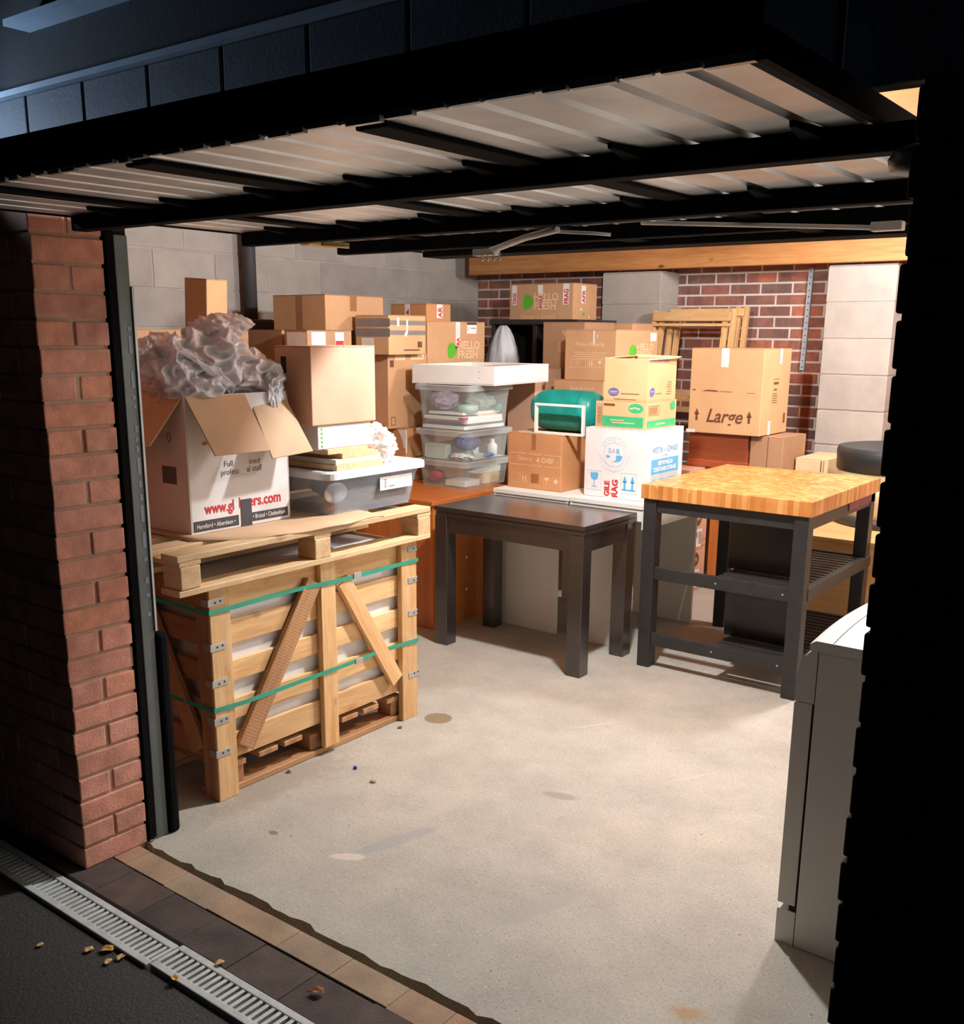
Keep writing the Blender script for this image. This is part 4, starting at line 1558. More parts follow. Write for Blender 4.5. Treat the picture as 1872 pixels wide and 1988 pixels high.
crumple(mb, (-3.63, 4.72, zz + 0.05), (0.08, 0.1, 0.05), 33, 0, 4, 0.3)
solo('green_cloth', mb, plain('sage_cloth', S(120, 140, 118), 0.8), 'grey-green cloth at the right in the topmost clear box', 'cloth')
mb = MB()
crumple(mb, (-3.555, 4.80, zz + 0.018), (0.022, 0.022, 0.022), 34, 0, 3, 0.2)
solo('teal_ball', mb, M_teal, 'small teal ball of yarn at the right in the topmost clear box', 'yarn')
mb = MB()
crumple(mb, (-3.62, 4.58, 0.975), (0.07, 0.09, 0.05), 35, 0, 4, 0.2)
solo('blue_pouch', mb, plain('blue_violet', S(92, 96, 150), 0.5), 'blue-violet pouch in the middle clear box', 'pouch')
mb = MB()
mb.box(-3.86, -3.70, SY + 0.06, 4.8, 0.8835, 0.96)
solo('pale_folder', mb, plain('mint_card', S(196, 212, 204), 0.6), 'pale mint folder at the left of the middle clear box', 'folder', bevel=0.003)
paper(-3.84, SX - 0.05, SY + 0.05, 4.84, 0.8810, 0.8833, M_paper, 'white papers spread on the base of the middle clear box', 'papers')
mb = MB()
crumple(mb, (-3.60, 4.50, 0.902), (0.075, 0.05, 0.018), 61, 0, 4, 0.5, 2.2)
solo('crumpled_paper', mb, M_paper, 'crumpled white paper at the near corner of the middle clear box', 'paper')
mb = MB()
mb.lathe([(0.03, 0.8835), (0.03, 0.95), (0.014, 0.965), (0.014, 0.985)], -3.57, 4.76, 20)
bt = solo('white_bottle', mb, M_label, 'white bottle with dark print in the middle clear box', 'bottle')
mb = MB()
crumple(mb, (-3.55, 4.70, 0.897), (0.02, 0.05, 0.012), 36, 0, 3, 0.3)
solo('blue_scrap', mb, plain('bright_blue', S(50, 120, 190), 0.5), 'bright blue scrap at the right of the middle clear box', 'scrap')
paper(-3.70, SX - 0.055, SY + 0.06, 4.62, 0.7265, 0.76, M_paper, 'white flat box at the front of the lowest clear box', 'box', 'flat_box')
mb = MB()
crumple(mb, (-3.80, 4.52, 0.77), (0.05, 0.05, 0.035), 37, 0, 3, 0.2)
solo('red_cloth', mb, plain('crimson', S(176, 50, 66), 0.7), 'red cloth at the left of the lowest clear box', 'cloth')
mb = MB()
mb.box(-3.66, SX - 0.06, 4.66, 4.82, 0.7265, 0.79)
solo('buff_carton', mb, M_card_pale, 'small buff carton at the right of the lowest clear box', 'carton', bevel=0.002)
mb = MB()
mb.hexa([(-3.66, 4.63, 0.791), (-3.56, 4.63, 0.791), (-3.56, 4.83, 0.791), (-3.66, 4.83, 0.791)], [(-3.66, 4.63, 0.80), (-3.56, 4.63, 0.80), (-3.56, 4.83, 0.825), (-3.66, 4.83, 0.825)])
solo('open_book', mb, M_paper, 'white open book on the buff carton in the lowest clear box', 'book')

# white tray on the lids
tr = thing('white_tray', 'shallow white open tray on top of the clear boxes', 'tray', (-3.728, 4.86, 1.3065), math.radians(7))
tw, td, th_ = 0.28, 0.335, 0.108
mb = MB()
mb.box(-tw, tw, -td, td, 0, 0.008)
link('base', mb, M_whitewood, tr)
mb = MB()
for a in ((-tw, tw, -td, -td + 0.016), (-tw, tw, td - 0.016, td), (-tw, -tw + 0.016, -td + 0.016, td - 0.016), (tw - 0.016, tw, -td + 0.016, td - 0.016)):
    mb.box(*a, 0.0, th_)
rim = link('rim', mb, M_whitewood, tr, bevel=0.003)
mb = MB()
F = Face((-tw, -td, 0), (1, 0, 0), (0, 0, 1))
F.ell(mb, 2 * tw - 0.10, 0.04, 0.003, 0.003, 8)
F.ell(mb, 2 * tw - 0.10, 0.075, 0.003, 0.003, 8)
link('screw_hole', mb, M_greyink, rim)
mb = MB()
mb.box(0.06, tw - 0.018, -td + 0.02, td - 0.02, 0.009, 0.101)
q = link('wood_offcut', mb, M_lightwood, None)
q.matrix_world = Matrix.Translation(tr.location) @ Matrix.Rotation(math.radians(7), 4, 'Z')
tag(q, 'pale wooden board lying inside the white tray', 'board')

# grey bag and the dark shelf unit behind
mb = MB()
n = 28
rings = []
for z, rr in ((0, 0.14), (0.05, 0.15), (0.12, 0.145), (0.2, 0.12), (0.27, 0.085), (0.32, 0.05), (0.345, 0.02)):
    rings.append([(-4.08 + (rr * 0.75 + 0.012 * math.sin(k * 1.6 + z * 9)) * math.cos(2 * PI * k / n), 5.55 + (rr + 0.012 * math.sin(k * 1.6 + z * 9)) * 0.75 * math.sin(2 * PI * k / n), 1.30 + z) for k in range(n)])
mb.loft(rings, smooth=True)
solo('grey_bag', mb, M_greybag, 'pale grey bag draped to a peak beside the meal kit box', 'bag')
su = thing('dark_shelf_unit', 'dark wooden shelf unit against the back wall under a meal kit box', 'shelf unit', (-4.0, 6.2, 0))
mb = MB()
mb.box(-4.52, -3.76, 5.98, 6.5, 1.655, 1.69)
link('top', mb, M_espresso, su, off=W(su), bevel=0.003)
for x0 in (-4.52, -4.15, -3.80):
    mb = MB()
    mb.box(x0, x0 + 0.035, 6.0, 6.48, 0, 1.654)
    link('upright', mb, M_espresso, su, off=W(su), bevel=0.003)
mb = MB()
mb.box(-4.5, -3.78, 6.46, 6.475, 0, 1.654)
link('back_panel', mb, plain('dark_back', S(70, 52, 40), 0.5), su, off=W(su))
mb = MB()
mb.box(-4.5, -3.78, 6.0, 6.46, 1.27, 1.299)
link('shelf', mb, M_espresso, su, off=W(su), bevel=0.003)
mb = MB()
mb.box(-4.3, -3.85, 5.385, 5.78, 0, 1.299)
o = solo('tall_carton', mb, M_card3, 'tall brown carton hidden below the grey bag', 'box', bevel=0.004)
pf = thing('framed_picture', 'small framed picture standing on the dark shelf unit', 'picture frame', (-4.0, 6.40, 1.30))
mb = MB()
mb.box(-4.1, -3.88, 6.40, 6.42, 1.30, 1.56)
link('frame', mb, M_blackwood, pf, off=W(pf), bevel=0.003)
mb = MB()
mb.box(-4.07, -3.91, 6.396, 6.4, 1.33, 1.53)
link('picture', mb, plain('brown_picture', S(120, 88, 58), 0.5, var=0.5, scale=14), pf, off=W(pf))

p_ = Carton('meal kit box on the highest spot by the back wall, three fragile tapes', -4.37, -3.83, 6.02, 6.33, 1.6905, 1.935, M_card, tape=False)
hello(p_.F, p_.root, 0.155, 0.12, 0.11)
mw_, mr_ = MB(), MB()
fragile_v(mw_, mr_, p_.F, 0.02, 0.10, 0.235, 0.042, 'TAGI')
fragile_v(mw_, mr_, p_.F, 0.245, 0.07, 0.235, 0.042, 'AGILE')
fragile_v(mw_, mr_, p_.F, 0.455, 0.10, 0.24, 0.05, 'FRAG')
fragile_v(mw_, mr_, p_.R, 0.10, 0.11, 0.23, 0.06, 'AFR')
p_.put('tape', mw_, M_tape_white)
p_.put('printed_text', mr_, M_redink)
mb = MB()
p_.R.rect(mb, 0.12, 0.03, 0.15, 0.05)
p_.put('logo', mb, M_leafgreen)
mb = MB()
p_.R.rect(mb, 0.09, 0.06, 0.115, 0.078)
p_.R.rect(mb, 0.2, 0.01, 0.22, 0.03)
p_.put('printed_mark', mb, M_paleink)

# stack of meal kit boxes in the middle
base2 = Carton('large brown carton at the bottom of the middle stack, behind the white units', -3.53, -3.1, 5.22, 5.72, 0, 0.905, M_card3, tape=False)
t_ = Carton('meal kit box second from the top of the middle stack', -3.50, -3.14, 5.30, 5.70, 0.9055, 1.318, M_card, tape=False)
mb = MB()
t_.F.text(mb, 'Reuse & recycle', 0.12, 0.355, 0.03, sx=0.9)
t_.F.text(mb, 'Share & enjoy', 0.15, 0.32, 0.024, sx=0.9)
t_.put('printed_text', mb, M_paleink)
r_ = Carton('meal kit box with white icons topping the middle stack, behind the diaper cartons', -3.435, -3.075, 5.32, 5.84, 1.3185, 1.621, M_card, tape=False)
mb = MB()
F = r_.F
F.text(mb, 'Please Recycle', 0.18, 0.205, 0.034, 'CENTER')
for k in range(4):
    F.rect(mb, 0.06 + 0.02 * (k % 2), 0.165 - k * 0.012, 0.30 - 0.02 * (k % 2), 0.168 - k * 0.012)
for k in range(5):
    F.frame(mb, 0.04 + k * 0.062, 0.075, 0.04 + k * 0.062 + 0.05, 0.125, 0.0018)
F.rect(mb, 0.176, 0.083, 0.184, 0.118)
F.rect(mb, 0.192, 0.083, 0.2, 0.118)
F.glass(mb, 0.251, 0.082, 0.026, 0.036)
r_.put('printed_text', mb, M_paleink)
mb = MB()
F.rect(mb, 0.20, 0.215, 0.212, 0.295, 0.0016)
F.rect(mb, 0.228, 0.25, 0.233, 0.275, 0.0016)
r_.put('tape', mb, M_tape_white)
hello(r_.R, r_.root, 0.20, 0.175, 0.085, False, 1.3)
mb = MB()
r_.R.rect(mb, 0.42, 0.235, 0.50, 0.285)
r_.put('label', mb, M_label)
base3 = Carton('brown carton standing on the floor under the rear meal kit box', -3.77, -3.535, 5.56, 5.94, 0, 1.375, M_card3, tape=False)
q_ = Carton('dull meal kit box at the rear of the middle stack with faint white print', -3.77, -3.45, 5.57, 5.94, 1.3755, 1.668, M_card3, tape=False)
mb = MB()
q_.F.text(mb, 'Reuse', 0.15, 0.22, 0.03)
q_.F.text(mb, 'this box', 0.16, 0.205, 0.024)
for k in range(5):
    q_.F.rect(mb, 0.12, 0.16 - k * 0.013, 0.24, 0.163 - k * 0.013)
q_.put('printed_text', mb, M_paleink)
s_ = Carton('tall dull carton behind the middle stack with only its top showing', -3.73, -3.33, 5.97, 6.25, 0, 1.665, M_card, tape=False)
u_ = Carton('plain brown carton on end between the white tray and the teal bag', -3.80, -3.588, 5.225, 5.52, 0, 1.38, M_card4, tape=False)
mb = MB()
u_.R.text(mb, 'Reuse & recycle', 0.05, 1.30, 0.026)
u_.put('printed_text', mb, M_paleink)

# ------------------------------------------------------------------ the two white units
def white_unit(label, x0, x1, y0, y1, zt, right_open):
    t = thing('white_side_unit', label, 'side unit', ((x0 + x1) / 2, (y0 + y1) / 2, 0))
    mb = MB()
    mb.box(x0, x1, y0, y1, zt - 0.024, zt)
    link('top', mb, M_whitewood, t, off=W(t), bevel=0.002)
    mb = MB()
    mb.box(x0 + 0.015, x1 - 0.085, y0 + 0.035, y0 + 0.053, 0, zt - 0.025)
    link('front_panel', mb, M_whitewood, t, off=W(t), bevel=0.001)
    mb = MB()
    mb.box(x0 + 0.015, x1 - 0.06, y1 - 0.03, y1 - 0.012, 0, zt - 0.025)
    link('back_panel', mb, M_whitewood, t, off=W(t), bevel=0.001)
    for xa in ((x0 + 0.003, x0 + 0.02), (x1 - 0.024, x1 - 0.004)):
        mb = MB()
        mb.box(*xa, y0 + 0.004, y1 - 0.004, zt - 0.125, zt - 0.0245)
        link('side_rail', mb, M_whitewood, t, off=W(t), bevel=0.001)
    mb = MB()
    mb.box(x0 + 0.022, x1 - 0.026, y0 + 0.006, y0 + 0.022, zt - 0.085, zt - 0.0245)
    link('front_rail', mb, M_whitewood, t, off=W(t), bevel=0.001)


white_unit('white side unit under the brown printed box, next to the orange desk', -3.262, -2.77, 4.362, 5.09, 0.768, False)
white_unit('white side unit under the white removal box, next to the trolley', -2.765, -2.315, 4.357, 5.09, 0.772, True)

# printed brown box, teal bag and frame
w_ = Carton('orange-brown box with white A CHEF lettering on the left white unit', -3.235, -2.885, 4.46, 4.76, 0.7685, 1.07, M_card5, tape=False)
F = w_.F
mb = MB()
F.rect(mb, 0.015, 0.19, 0.12, 0.193)
F.rect(mb, 0.24, 0.19, 0.345, 0.193)
F.rect(mb, 0.015, 0.128, 0.12, 0.131)
F.rect(mb, 0.24, 0.128, 0.345, 0.131)
F.rect(mb, 0.015, 0.128, 0.017, 0.193)
F.rect(mb, 0.343, 0.128, 0.345, 0.193)
F.text(mb, 'WE BELIEVE', 0.18, 0.186, 0.016, 'CENTER')
F.text(mb, 'IN EVERYONE', 0.18, 0.124, 0.016, 'CENTER')
F.text(mb, 'There is', 0.055, 0.152, 0.036, shear=0.35, sx=0.85)
F.text(mb, 'A CHEF', 0.19, 0.15, 0.036, bold=0.001, sx=0.92)
F.ell(mb, 0.038, 0.163, 0.003, 0.003, 8)
F.ell(mb, 0.327, 0.160, 0.003, 0.003, 8)
for a in (0.03, 0.085, 0.235, 0.295):
    F.frame(mb, a, 0.03, a + 0.048, 0.08, 0.0012)
F.rect(mb, 0.1, 0.04, 0.107, 0.07)
F.rect(mb, 0.117, 0.038, 0.124, 0.068)
F.glass(mb, 0.259, 0.038, 0.026, 0.034)
F.ell(mb, 0.319, 0.055, 0.013, 0.013)
w_.put('printed_text', mb, M_paleink)
mb = MB()
F.rect(mb, 0.158, 0.035, 0.208, 0.085, 0.0014)
F.rect(mb, 0.158, 0.215, 0.185, 0.30, 0.0014)
w_.put('tape', mb, M_tape_clear)

tb = thing('teal_bag', 'teal padded stuff bag lying on the A CHEF box', 'bag', (-3.0, 4.70, 1.0705))
mb = MB()
rings = []
n = 32
L = 0.42
for i in range(25):
    tt = i / 24
    x = -L / 2 + L * tt
    e = (1 - abs(2 * tt - 1) ** 4.5) ** 0.5
    rr = 0.035 + 0.077 * e
    wr = 0.004 * math.sin(i * 2.3) * (1.4 if tt > 0.8 else 0.4)
    ring = []
    for k in range(n):
        a = 2 * PI * k / n
        c, s_ = math.cos(a), math.sin(a)
        ex = 0.75
        yy = math.copysign(abs(c) ** ex, c) * (rr + wr + 0.012)
        zz2 = math.copysign(abs(s_) ** ex, s_) * (rr + wr)
        ring.append((x, yy, 0.1135 + zz2))
    rings.append(ring)
mb.loft(rings, smooth=True)
link('body', mb, M_teal, tb)
mb = MB()
mb.tube([(L / 2 - 0.01, 0, 0.11), (L / 2 + 0.02, 0.01, 0.10), (L / 2 + 0.03, 0.02, 0.07)], 0.006, 8)
link('drawcord', mb, M_teal, tb)
mb = MB()
fx0, fx1, fy, fz0, fz1, bw2 = -3.085, -2.775, 4.49, 1.0705, 1.232, 0.012
for a in ((fx0, fx1, fz0, fz0 + bw2), (fx0, fx1, fz1 - bw2, fz1), (fx0, fx0 + bw2, fz0 + bw2, fz1 - bw2), (fx1 - bw2, fx1, fz0 + bw2, fz1 - bw2)):
    mb.box(a[0], a[1], fy, fy + 0.022, a[2], a[3])
solo('picture_surround', mb, M_whitewood, 'thin white rectangular frame standing in front of the teal bag', 'frame', bevel=0.001)
mb = MB()
mb.box(-3.18, -2.93, 4.472, 4.488, 1.0705, 1.074)
mb.box(-3.18, -3.095, 4.488, 4.56, 1.0705, 1.074)
solo('newspaper', mb, plain('newsprint', S(188, 178, 150), 0.8, var=0.4, scale=40), 'strip of printed newspaper on the A CHEF box under the frame', 'paper')

# white removal box with blue printing
x_ = Carton('white removal box with blue printing and fragile tape on the right white unit', -2.735, -2.375, 4.45, 4.85, 0.7725, 1.128, M_whitebox, tape=False)
F = x_.F
mb = MB()
F.frame(mb, 0.02, 0.035, 0.105, 0.135, 0.0015)
F.frame(mb, 0.22, 0.03, 0.312, 0.135, 0.0015)
F.ring(mb, 0.175, 0.225, 0.062, 0.062, 0.0015)
F.ring(mb, 0.175, 0.225, 0.088, 0.088, 0.0012, t0=0.5, t1=2.7)
F.ring(mb, 0.175, 0.225, 0.088, 0.088, 0.0012, t0=3.4, t1=6.0)
for c0, c1 in (((0.08, 0.225), (0.175, 0.13)), ((0.175, 0.13), (0.27, 0.225))):
    d = Vector((c1[0] - c0[0], c1[1] - c0[1]))
    nn = Vector((-d.y, d.x)).normalized() * 0.0006
    F.poly(mb, [(c0[0] - nn.x, c0[1] - nn.y), (c1[0] - nn.x, c1[1] - nn.y), (c1[0] + nn.x, c1[1] + nn.y), (c0[0] + nn.x, c0[1] + nn.y)])
for k in range(9):
    a = 2.5 - k * 0.24
    F.text(mb, 'ASSOCIATION'[k], 0.175 + 0.07 * math.cos(a), 0.225 + 0.07 * math.sin(a), 0.014, 'CENTER', rot=a - PI / 2)
F.text(mb, 'BA', 0.14, 0.232, 0.036)
x_.put('printed_emblem', mb, M_blueline)
mb = MB()
F.glass(mb, 0.0625, 0.05, 0.046, 0.075)
for a in (0.243, 0.287):
    F.arrow_up(mb, a, 0.052, 0.027, 0.072)
F.rect(mb, 0.226, 0.046, 0.306, 0.054)
F.text(mb, 'R', 0.187, 0.228, 0.038, bold=0.001)
F.poly(mb, [(0.165, 0.188), (0.185, 0.196), (0.188, 0.222), (0.224, 0.222), (0.218, 0.2), (0.206, 0.19)])
F.ell(mb, 0.14, 0.214, 0.012, 0.007)
x_.put('printed_symbol', mb, M_blueink)
mb = MB()
F.rect(mb, 0.122, 0.0, 0.205, 0.118, 0.0006)
x_.put('tape', mb, M_tape_white)
mb = MB()
F.text(mb, 'GILE', 0.153, 0.008, 0.04, rot=PI / 2, bold=0.002, lift=0.0014)
F.text(mb, 'RAG', 0.202, 0.006, 0.046, rot=PI / 2, bold=0.002, lift=0.0014)
F.text(mb, 'F L', 0.177, 0.02, 0.026, rot=PI / 2, lift=0.0014)
x_.put('printed_text', mb, M_redink)
R = x_.R
mb = MB()
R.rect(mb, 0.055, 0.13, 0.35, 0.205)
x_.put('printed_band', mb, M_blueink)
mb = MB()
R.rect(mb, 0.055, 0.035, 0.35, 0.13)
x_.put('printed_band', mb, M_greyprint)
mb = MB()
R.text(mb, 'WESTON', 0.062, 0.237, 0.044, sx=0.60, bold=0.0008)
R.text(mb, 'EDWARDS', 0.222, 0.237, 0.044, sx=0.56, bold=0.0008)
R.text(mb, '&', 0.19, 0.24, 0.03, sx=0.7)
R.text(mb, '& SONS', 0.2, 0.214, 0.02, 'CENTER')
R.frame(mb, 0.055, 0.205, 0.35, 0.29, 0.001)
x_.put('printed_text', mb, M_blueink)
mb = MB()
R.text(mb, 'REMOVALS &', 0.205, 0.174, 0.03, 'CENTER', sx=0.9, lift=0.0014, bold=0.001)
R.text(mb, 'CONTAINER STORAGE', 0.203, 0.143, 0.03, 'CENTER', sx=0.8, lift=0.0014, bold=0.001)
x_.put('printed_text', mb, M_whiteink)
mb = MB()
for a0, a1, b0 in ((0.07, 0.11, 0.085), (0.135, 0.2, 0.085), (0.22, 0.32, 0.085), (0.07, 0.11, 0.055), (0.14, 0.2, 0.055)):
    R.rect(mb, a0, b0, a1, b0 + 0.018, 0.0014)
x_.put('printed_text', mb, M_blueline)

# diaper cartons on it
y_ = Carton('brown carton with green bands on the white removal box', -2.655, -2.40, 4.475, 4.80, 1.1285, 1.268, M_card2, tape=False)
F, R = y_.F, y_.R
mb = MB()
F.rect(mb, 0.004, 0.008, 0.24, 0.062)
R.rect(mb, 0.01, 0.008, 0.315, 0.045)
F.ell(mb, 0.195, 0.105, 0.043, 0.024)
R.ell(mb, 0.28, 0.11, 0.03, 0.024)
y_.put('printed_band', mb, M_greenink)
mb = MB()
R.frame(mb, 0.02, 0.07, 0.135, 0.118, 0.002)
for k in range(12):
    R.rect(mb, 0.03 + k * 0.0075, 0.076, 0.033 + k * 0.0075, 0.112)
F.rect(mb, 0.01, 0.112, 0.075, 0.124)
y_.put('barcode', mb, M_brownink)
mb = MB()
for k, (a, b) in enumerate(((0.17, 0.1), (0.19, 0.104), (0.21, 0.1))):
    F.rect(mb, a - 0.008, b, a + 0.008, b + 0.007, 0.0014)
F.rect(mb, 0.05, 0.04, 0.13, 0.044, 0.0014)
F.rect(mb, 0.06, 0.028, 0.19, 0.032, 0.0014)
R.rect(mb, 0.1, 0.022, 0.2, 0.028, 0.0014)
y_.put('printed_text', mb, M_paleink)
fl = MB()
fl.box(-0.168, -0.1285, -0.155, -0.15, 0.0, 0.134)
yf = y_.put('flap', fl, M_card2)
mb = MB()
Ff = Face((-0.168, -0.155, 0), (1, 0, 0), (0, 0, 1))
Ff.frame(mb, 0.008, 0.01, 0.036, 0.118, 0.002)
for k in range(10):
    Ff.rect(mb, 0.012, 0.02 + k * 0.009, 0.032, 0.024 + k * 0.009)
link('barcode', mb, M_brownink, yf)
z_ = Carton('open-topped brown carton with blue ovals, upper of the two on the removal box', -2.655, -2.405, 4.485, 4.79, 1.2685, 1.478, M_card2, wall_open=True)
F, R = z_.F, z_.R
mb = MB()
F.ell(mb, 0.058, 0.042, 0.031, 0.021)
R.ell(mb, 0.05, 0.045, 0.027, 0.022, rot=0.5)
z_.put('logo', mb, M_navyink)
mb = MB()
F.rect(mb, 0.036, 0.043, 0.08, 0.047, 0.0014)
F.rect(mb, 0.034, 0.035, 0.082, 0.037, 0.0014)
R.rect(mb, 0.035, 0.047, 0.066, 0.05, 0.0014)
z_.put('logo', mb, M_paleink)
mb = MB()
F.rect(mb, 0.1, 0.033, 0.205, 0.037)
F.rect(mb, 0.06, 0.006, 0.19, 0.009)
R.rect(mb, 0.085, 0.035, 0.15, 0.038)
for k in range(6):
    R.rect(mb, 0.2 + (k % 3) * 0.008, 0.03 + k * 0.012, 0.255, 0.033 + k * 0.012)
z_.put('printed_text', mb, M_brownink)
mb = MB()
R.text(mb, 'KEEP AWAY FROM CHILDREN', 0.01, 0.19, 0.018, sx=0.85)
z_.put('printed_text', mb, M_navyink)
hx, hy, h = z_.w / 2, z_.d / 2, z_.h
flap(z_.root, (-hx, hy, h), (hx, hy, h), (hx + .01, hy + 0.03, h + 0.006), (-hx, hy + 0.03, h + 0.012), 0.003, M_card_pale)
flap(z_.root, (-hx, -hy, h), (-hx, hy, h), (-hx + 0.02, hy, h + 0.012), (-hx + 0.1, -hy + 0.14, h + 0.014), 0.003, M_card_pale)
flap(z_.root, (hx, -hy, h), (hx, hy, h), (hx + 0.028, hy + 0.01, h + 0.002), (hx + 0.004, -hy, h - 0.006), 0.003, M_card_pale)

# ------------------------------------------------------------------ right-hand pile by the back wall
jf = []
for k, (z0, z1, lab) in enumerate(((0.0, 0.262, 'lower brown carton with a round dark logo behind the trolley'), (0.2625, 0.525, 'middle brown carton with a round dark logo and label behind the trolley'), (0.5255, 0.788, 'upper brown carton with a round dark logo behind the trolley'))):
    c = Carton(lab, -2.99, -2.68, 5.585 + 0.01 * (k % 2), 5.87, z0, z1, M_card4, tape=False)
    mb = MB()
    c.R.ell(mb, 0.15, 0.205, 0.045, 0.045)
    c.R.rect(mb, 0.02, 0.02, 0.285, 0.023)
    c.R.rect(mb, 0.02, 0.06, 0.285, 0.063)
    c.put('logo', mb, M_brownink)
    mb = MB()
    c.R.text(mb, 'Jiffy', 0.15, 0.195, 0.038, 'CENTER', lift=0.0014)
    c.put('printed_text', mb, M_paleink)
    mb = MB()
    c.R.poly(mb, [(0.08, 0.03), (0.2, 0.02), (0.215, 0.135), (0.095, 0.145)], 0.0012)
    lb = c.put('label', mb, M_label)
    mb = MB()
    for i in range(7):
        c.R.rect(mb, 0.11 + i * 0.006, 0.085, 0.113 + i * 0.006, 0.12, 0.002)
    for i in range(3):
        c.R.rect(mb, 0.165 + i * 0.014, 0.04, 0.172 + i * 0.014, 0.12, 0.002)
    link('barcode', mb, M_greyink, lb)
ch = thing('wooden_chest', 'orange wooden chest on the floor behind the trolley', 'chest', (-2.43, 6.1, 0))
mb = MB()
mb.box(-2.67, -2.2, 5.89, 6.36, 0.0, 0.765)
link('body', mb, M_orangewood, ch, off=W(ch), bevel=0.004)
mb = MB()
mb.box(-2.675, -2.195, 5.88, 6.37, 0.766, 0.79)
link('top', mb, M_orangewood, ch, off=W(ch), bevel=0.003)
rb = thing('red_wooden_box', 'reddish wooden box under the large brown carton', 'box', (-2.6, 6.0, 0.7905))
mb = MB()
mb.box(-2.80, -2.412, 5.80, 6.2, 0.7905, 1.0)
link('body', mb, M_redwood, rb, off=W(rb), bevel=0.003)
mb = MB()
mb.box(-2.806, -2.408, 5.792, 6.2, 0.7905, 0.835)
pl = link('plinth', mb, M_redwood, rb, off=W(rb), bevel=0.004)
sm = Carton('dull brown carton with a seam, right of the red wooden box', -2.405, -2.2, 5.82, 6.2, 0.7905, 1.0, M_card3, tape=False)
mb = MB()
sm.F.rect(mb, 0.11, 0, 0.114, 0.21)
sm.put('seam', mb, M_brownink)
aa = Carton('big brown removal carton marked Large, by the brick back wall', -2.79, -2.325, 5.75, 6.18, 1.0055, 1.517, M_card2, tape=False)
F, R = aa.F, aa.R
mb = MB()
F.text(mb, 'Large', 0.115, 0.07, 0.115, shear=0.3, sx=0.92, bold=0.002)
F.arrow_up(mb, 0.055, 0.075, 0.035, 0.075)
F.arrow_up(mb, 0.395, 0.072, 0.035, 0.075)
aa.put('printed_text', mb, M_brownink)
mb = MB()
F.poly(mb, [(0.08, 0.255), (0.2, 0.253), (0.17, 0.262), (0.12, 0.264)])
F.rect(mb, 0.2, 0.254, 0.28, 0.257)
F.rect(mb, 0.02, 0.257, 0.04, 0.264)
F.rect(mb, 0.37, 0.252, 0.42, 0.254)
R.rect(mb, 0.16, 0.33, 0.26, 0.333)
R.rect(mb, 0.17, 0.30, 0.25, 0.315)
R.rect(mb, 0.18, 0.265, 0.23, 0.275)
for k in range(5):
    R.rect(mb, 0.16, 0.19 + k * 0.013, 0.24, 0.194 + k * 0.013)
R.rect(mb, 0.36, 0.06, 0.39, 0.12)
aa.put('printed_mark', mb, M_brownink)
mb = MB()
F.rect(mb, 0.196, 0.40, 0.246, 0.512, 0.0012)
R.rect(mb, 0.24, 0.42, 0.28, 0.512, 0.0012)
R.rect(mb, 0.12, 0.0, 0.16, 0.085, 0.0012)
F.rect(mb, -0.01, 0.0, 0.05, 0.02, 0.0012)
aa.put('tape', mb, M_tape_white)
be = Carton('pale beige carton low on the right below the bricks', -2.19, -1.99, 6.02, 6.42, 0, 0.868, M_card_pale, tape=False)
mb = MB()
be.F.rect(mb, 0.155, 0.75, 0.162, 0.86)
be.F.rect(mb, 0.172, 0.75, 0.176, 0.86)
be.put('seam', mb, M_brownink)
mb = MB()
crumple(mb, (-2.90, 5.70, 0.845), (0.08, 0.08, 0.05), 41, 0, 4, 0.3)
solo('dark_coat', mb, plain('charcoal_cloth', S(62, 58, 62), 0.9), 'dark grey cloth heaped on the cartons beside the red wooden box', 'cloth')

# wooden frames leaning on the wall
def lean_frame(label, xo, yo, w, zt, rails, splay=0.05):
    t = thing('timber_trestle', label, 'trestle', (xo, yo, 0))
    top = yo + 0.22
    xs = ((xo - w / 2, xo - w / 2 - splay), (xo + w / 2, xo + w / 2 - splay * 0.2))
    for xt, xb in xs:
        for dx in (0, 0.045):
            board('post', t, (xb + dx, yo + dx * .6, 0.0), (xt + dx, top + dx * .6, zt + random.uniform(-0.01, 0.01)), 0.03, 0.042, M_frame, up=(0, -1, 0.1))
    for z, hh in rails:
        k = z / zt
        board('rail', t, (xs[0][0] - splay * (1 - k), yo + 0.22 * k - 0.028, z), (xs[1][0] + 0.05 - splay * 0.2 * (1 - k), yo + 0.22 * k - 0.028, z), 0.02, hh, M_frame, up=(0, 0.1, 1))
    return t


M_frame = wood('frame_pine', S(190, 142, 88), S(228, 188, 132), scale=5)
lean_frame('front wooden frame of stretcher rails leaning on the brick wall', -3.19, 6.30, 0.53, 1.76, ((1.715, 0.06), (1.66, 0.02), (1.18, 0.075), (1.09, 0.04)))
lean_frame('rear wooden frame leaning on the brick wall behind the other', -3.13, 6.40, 0.50, 1.775, ((1.745, 0.05),), 0.03)

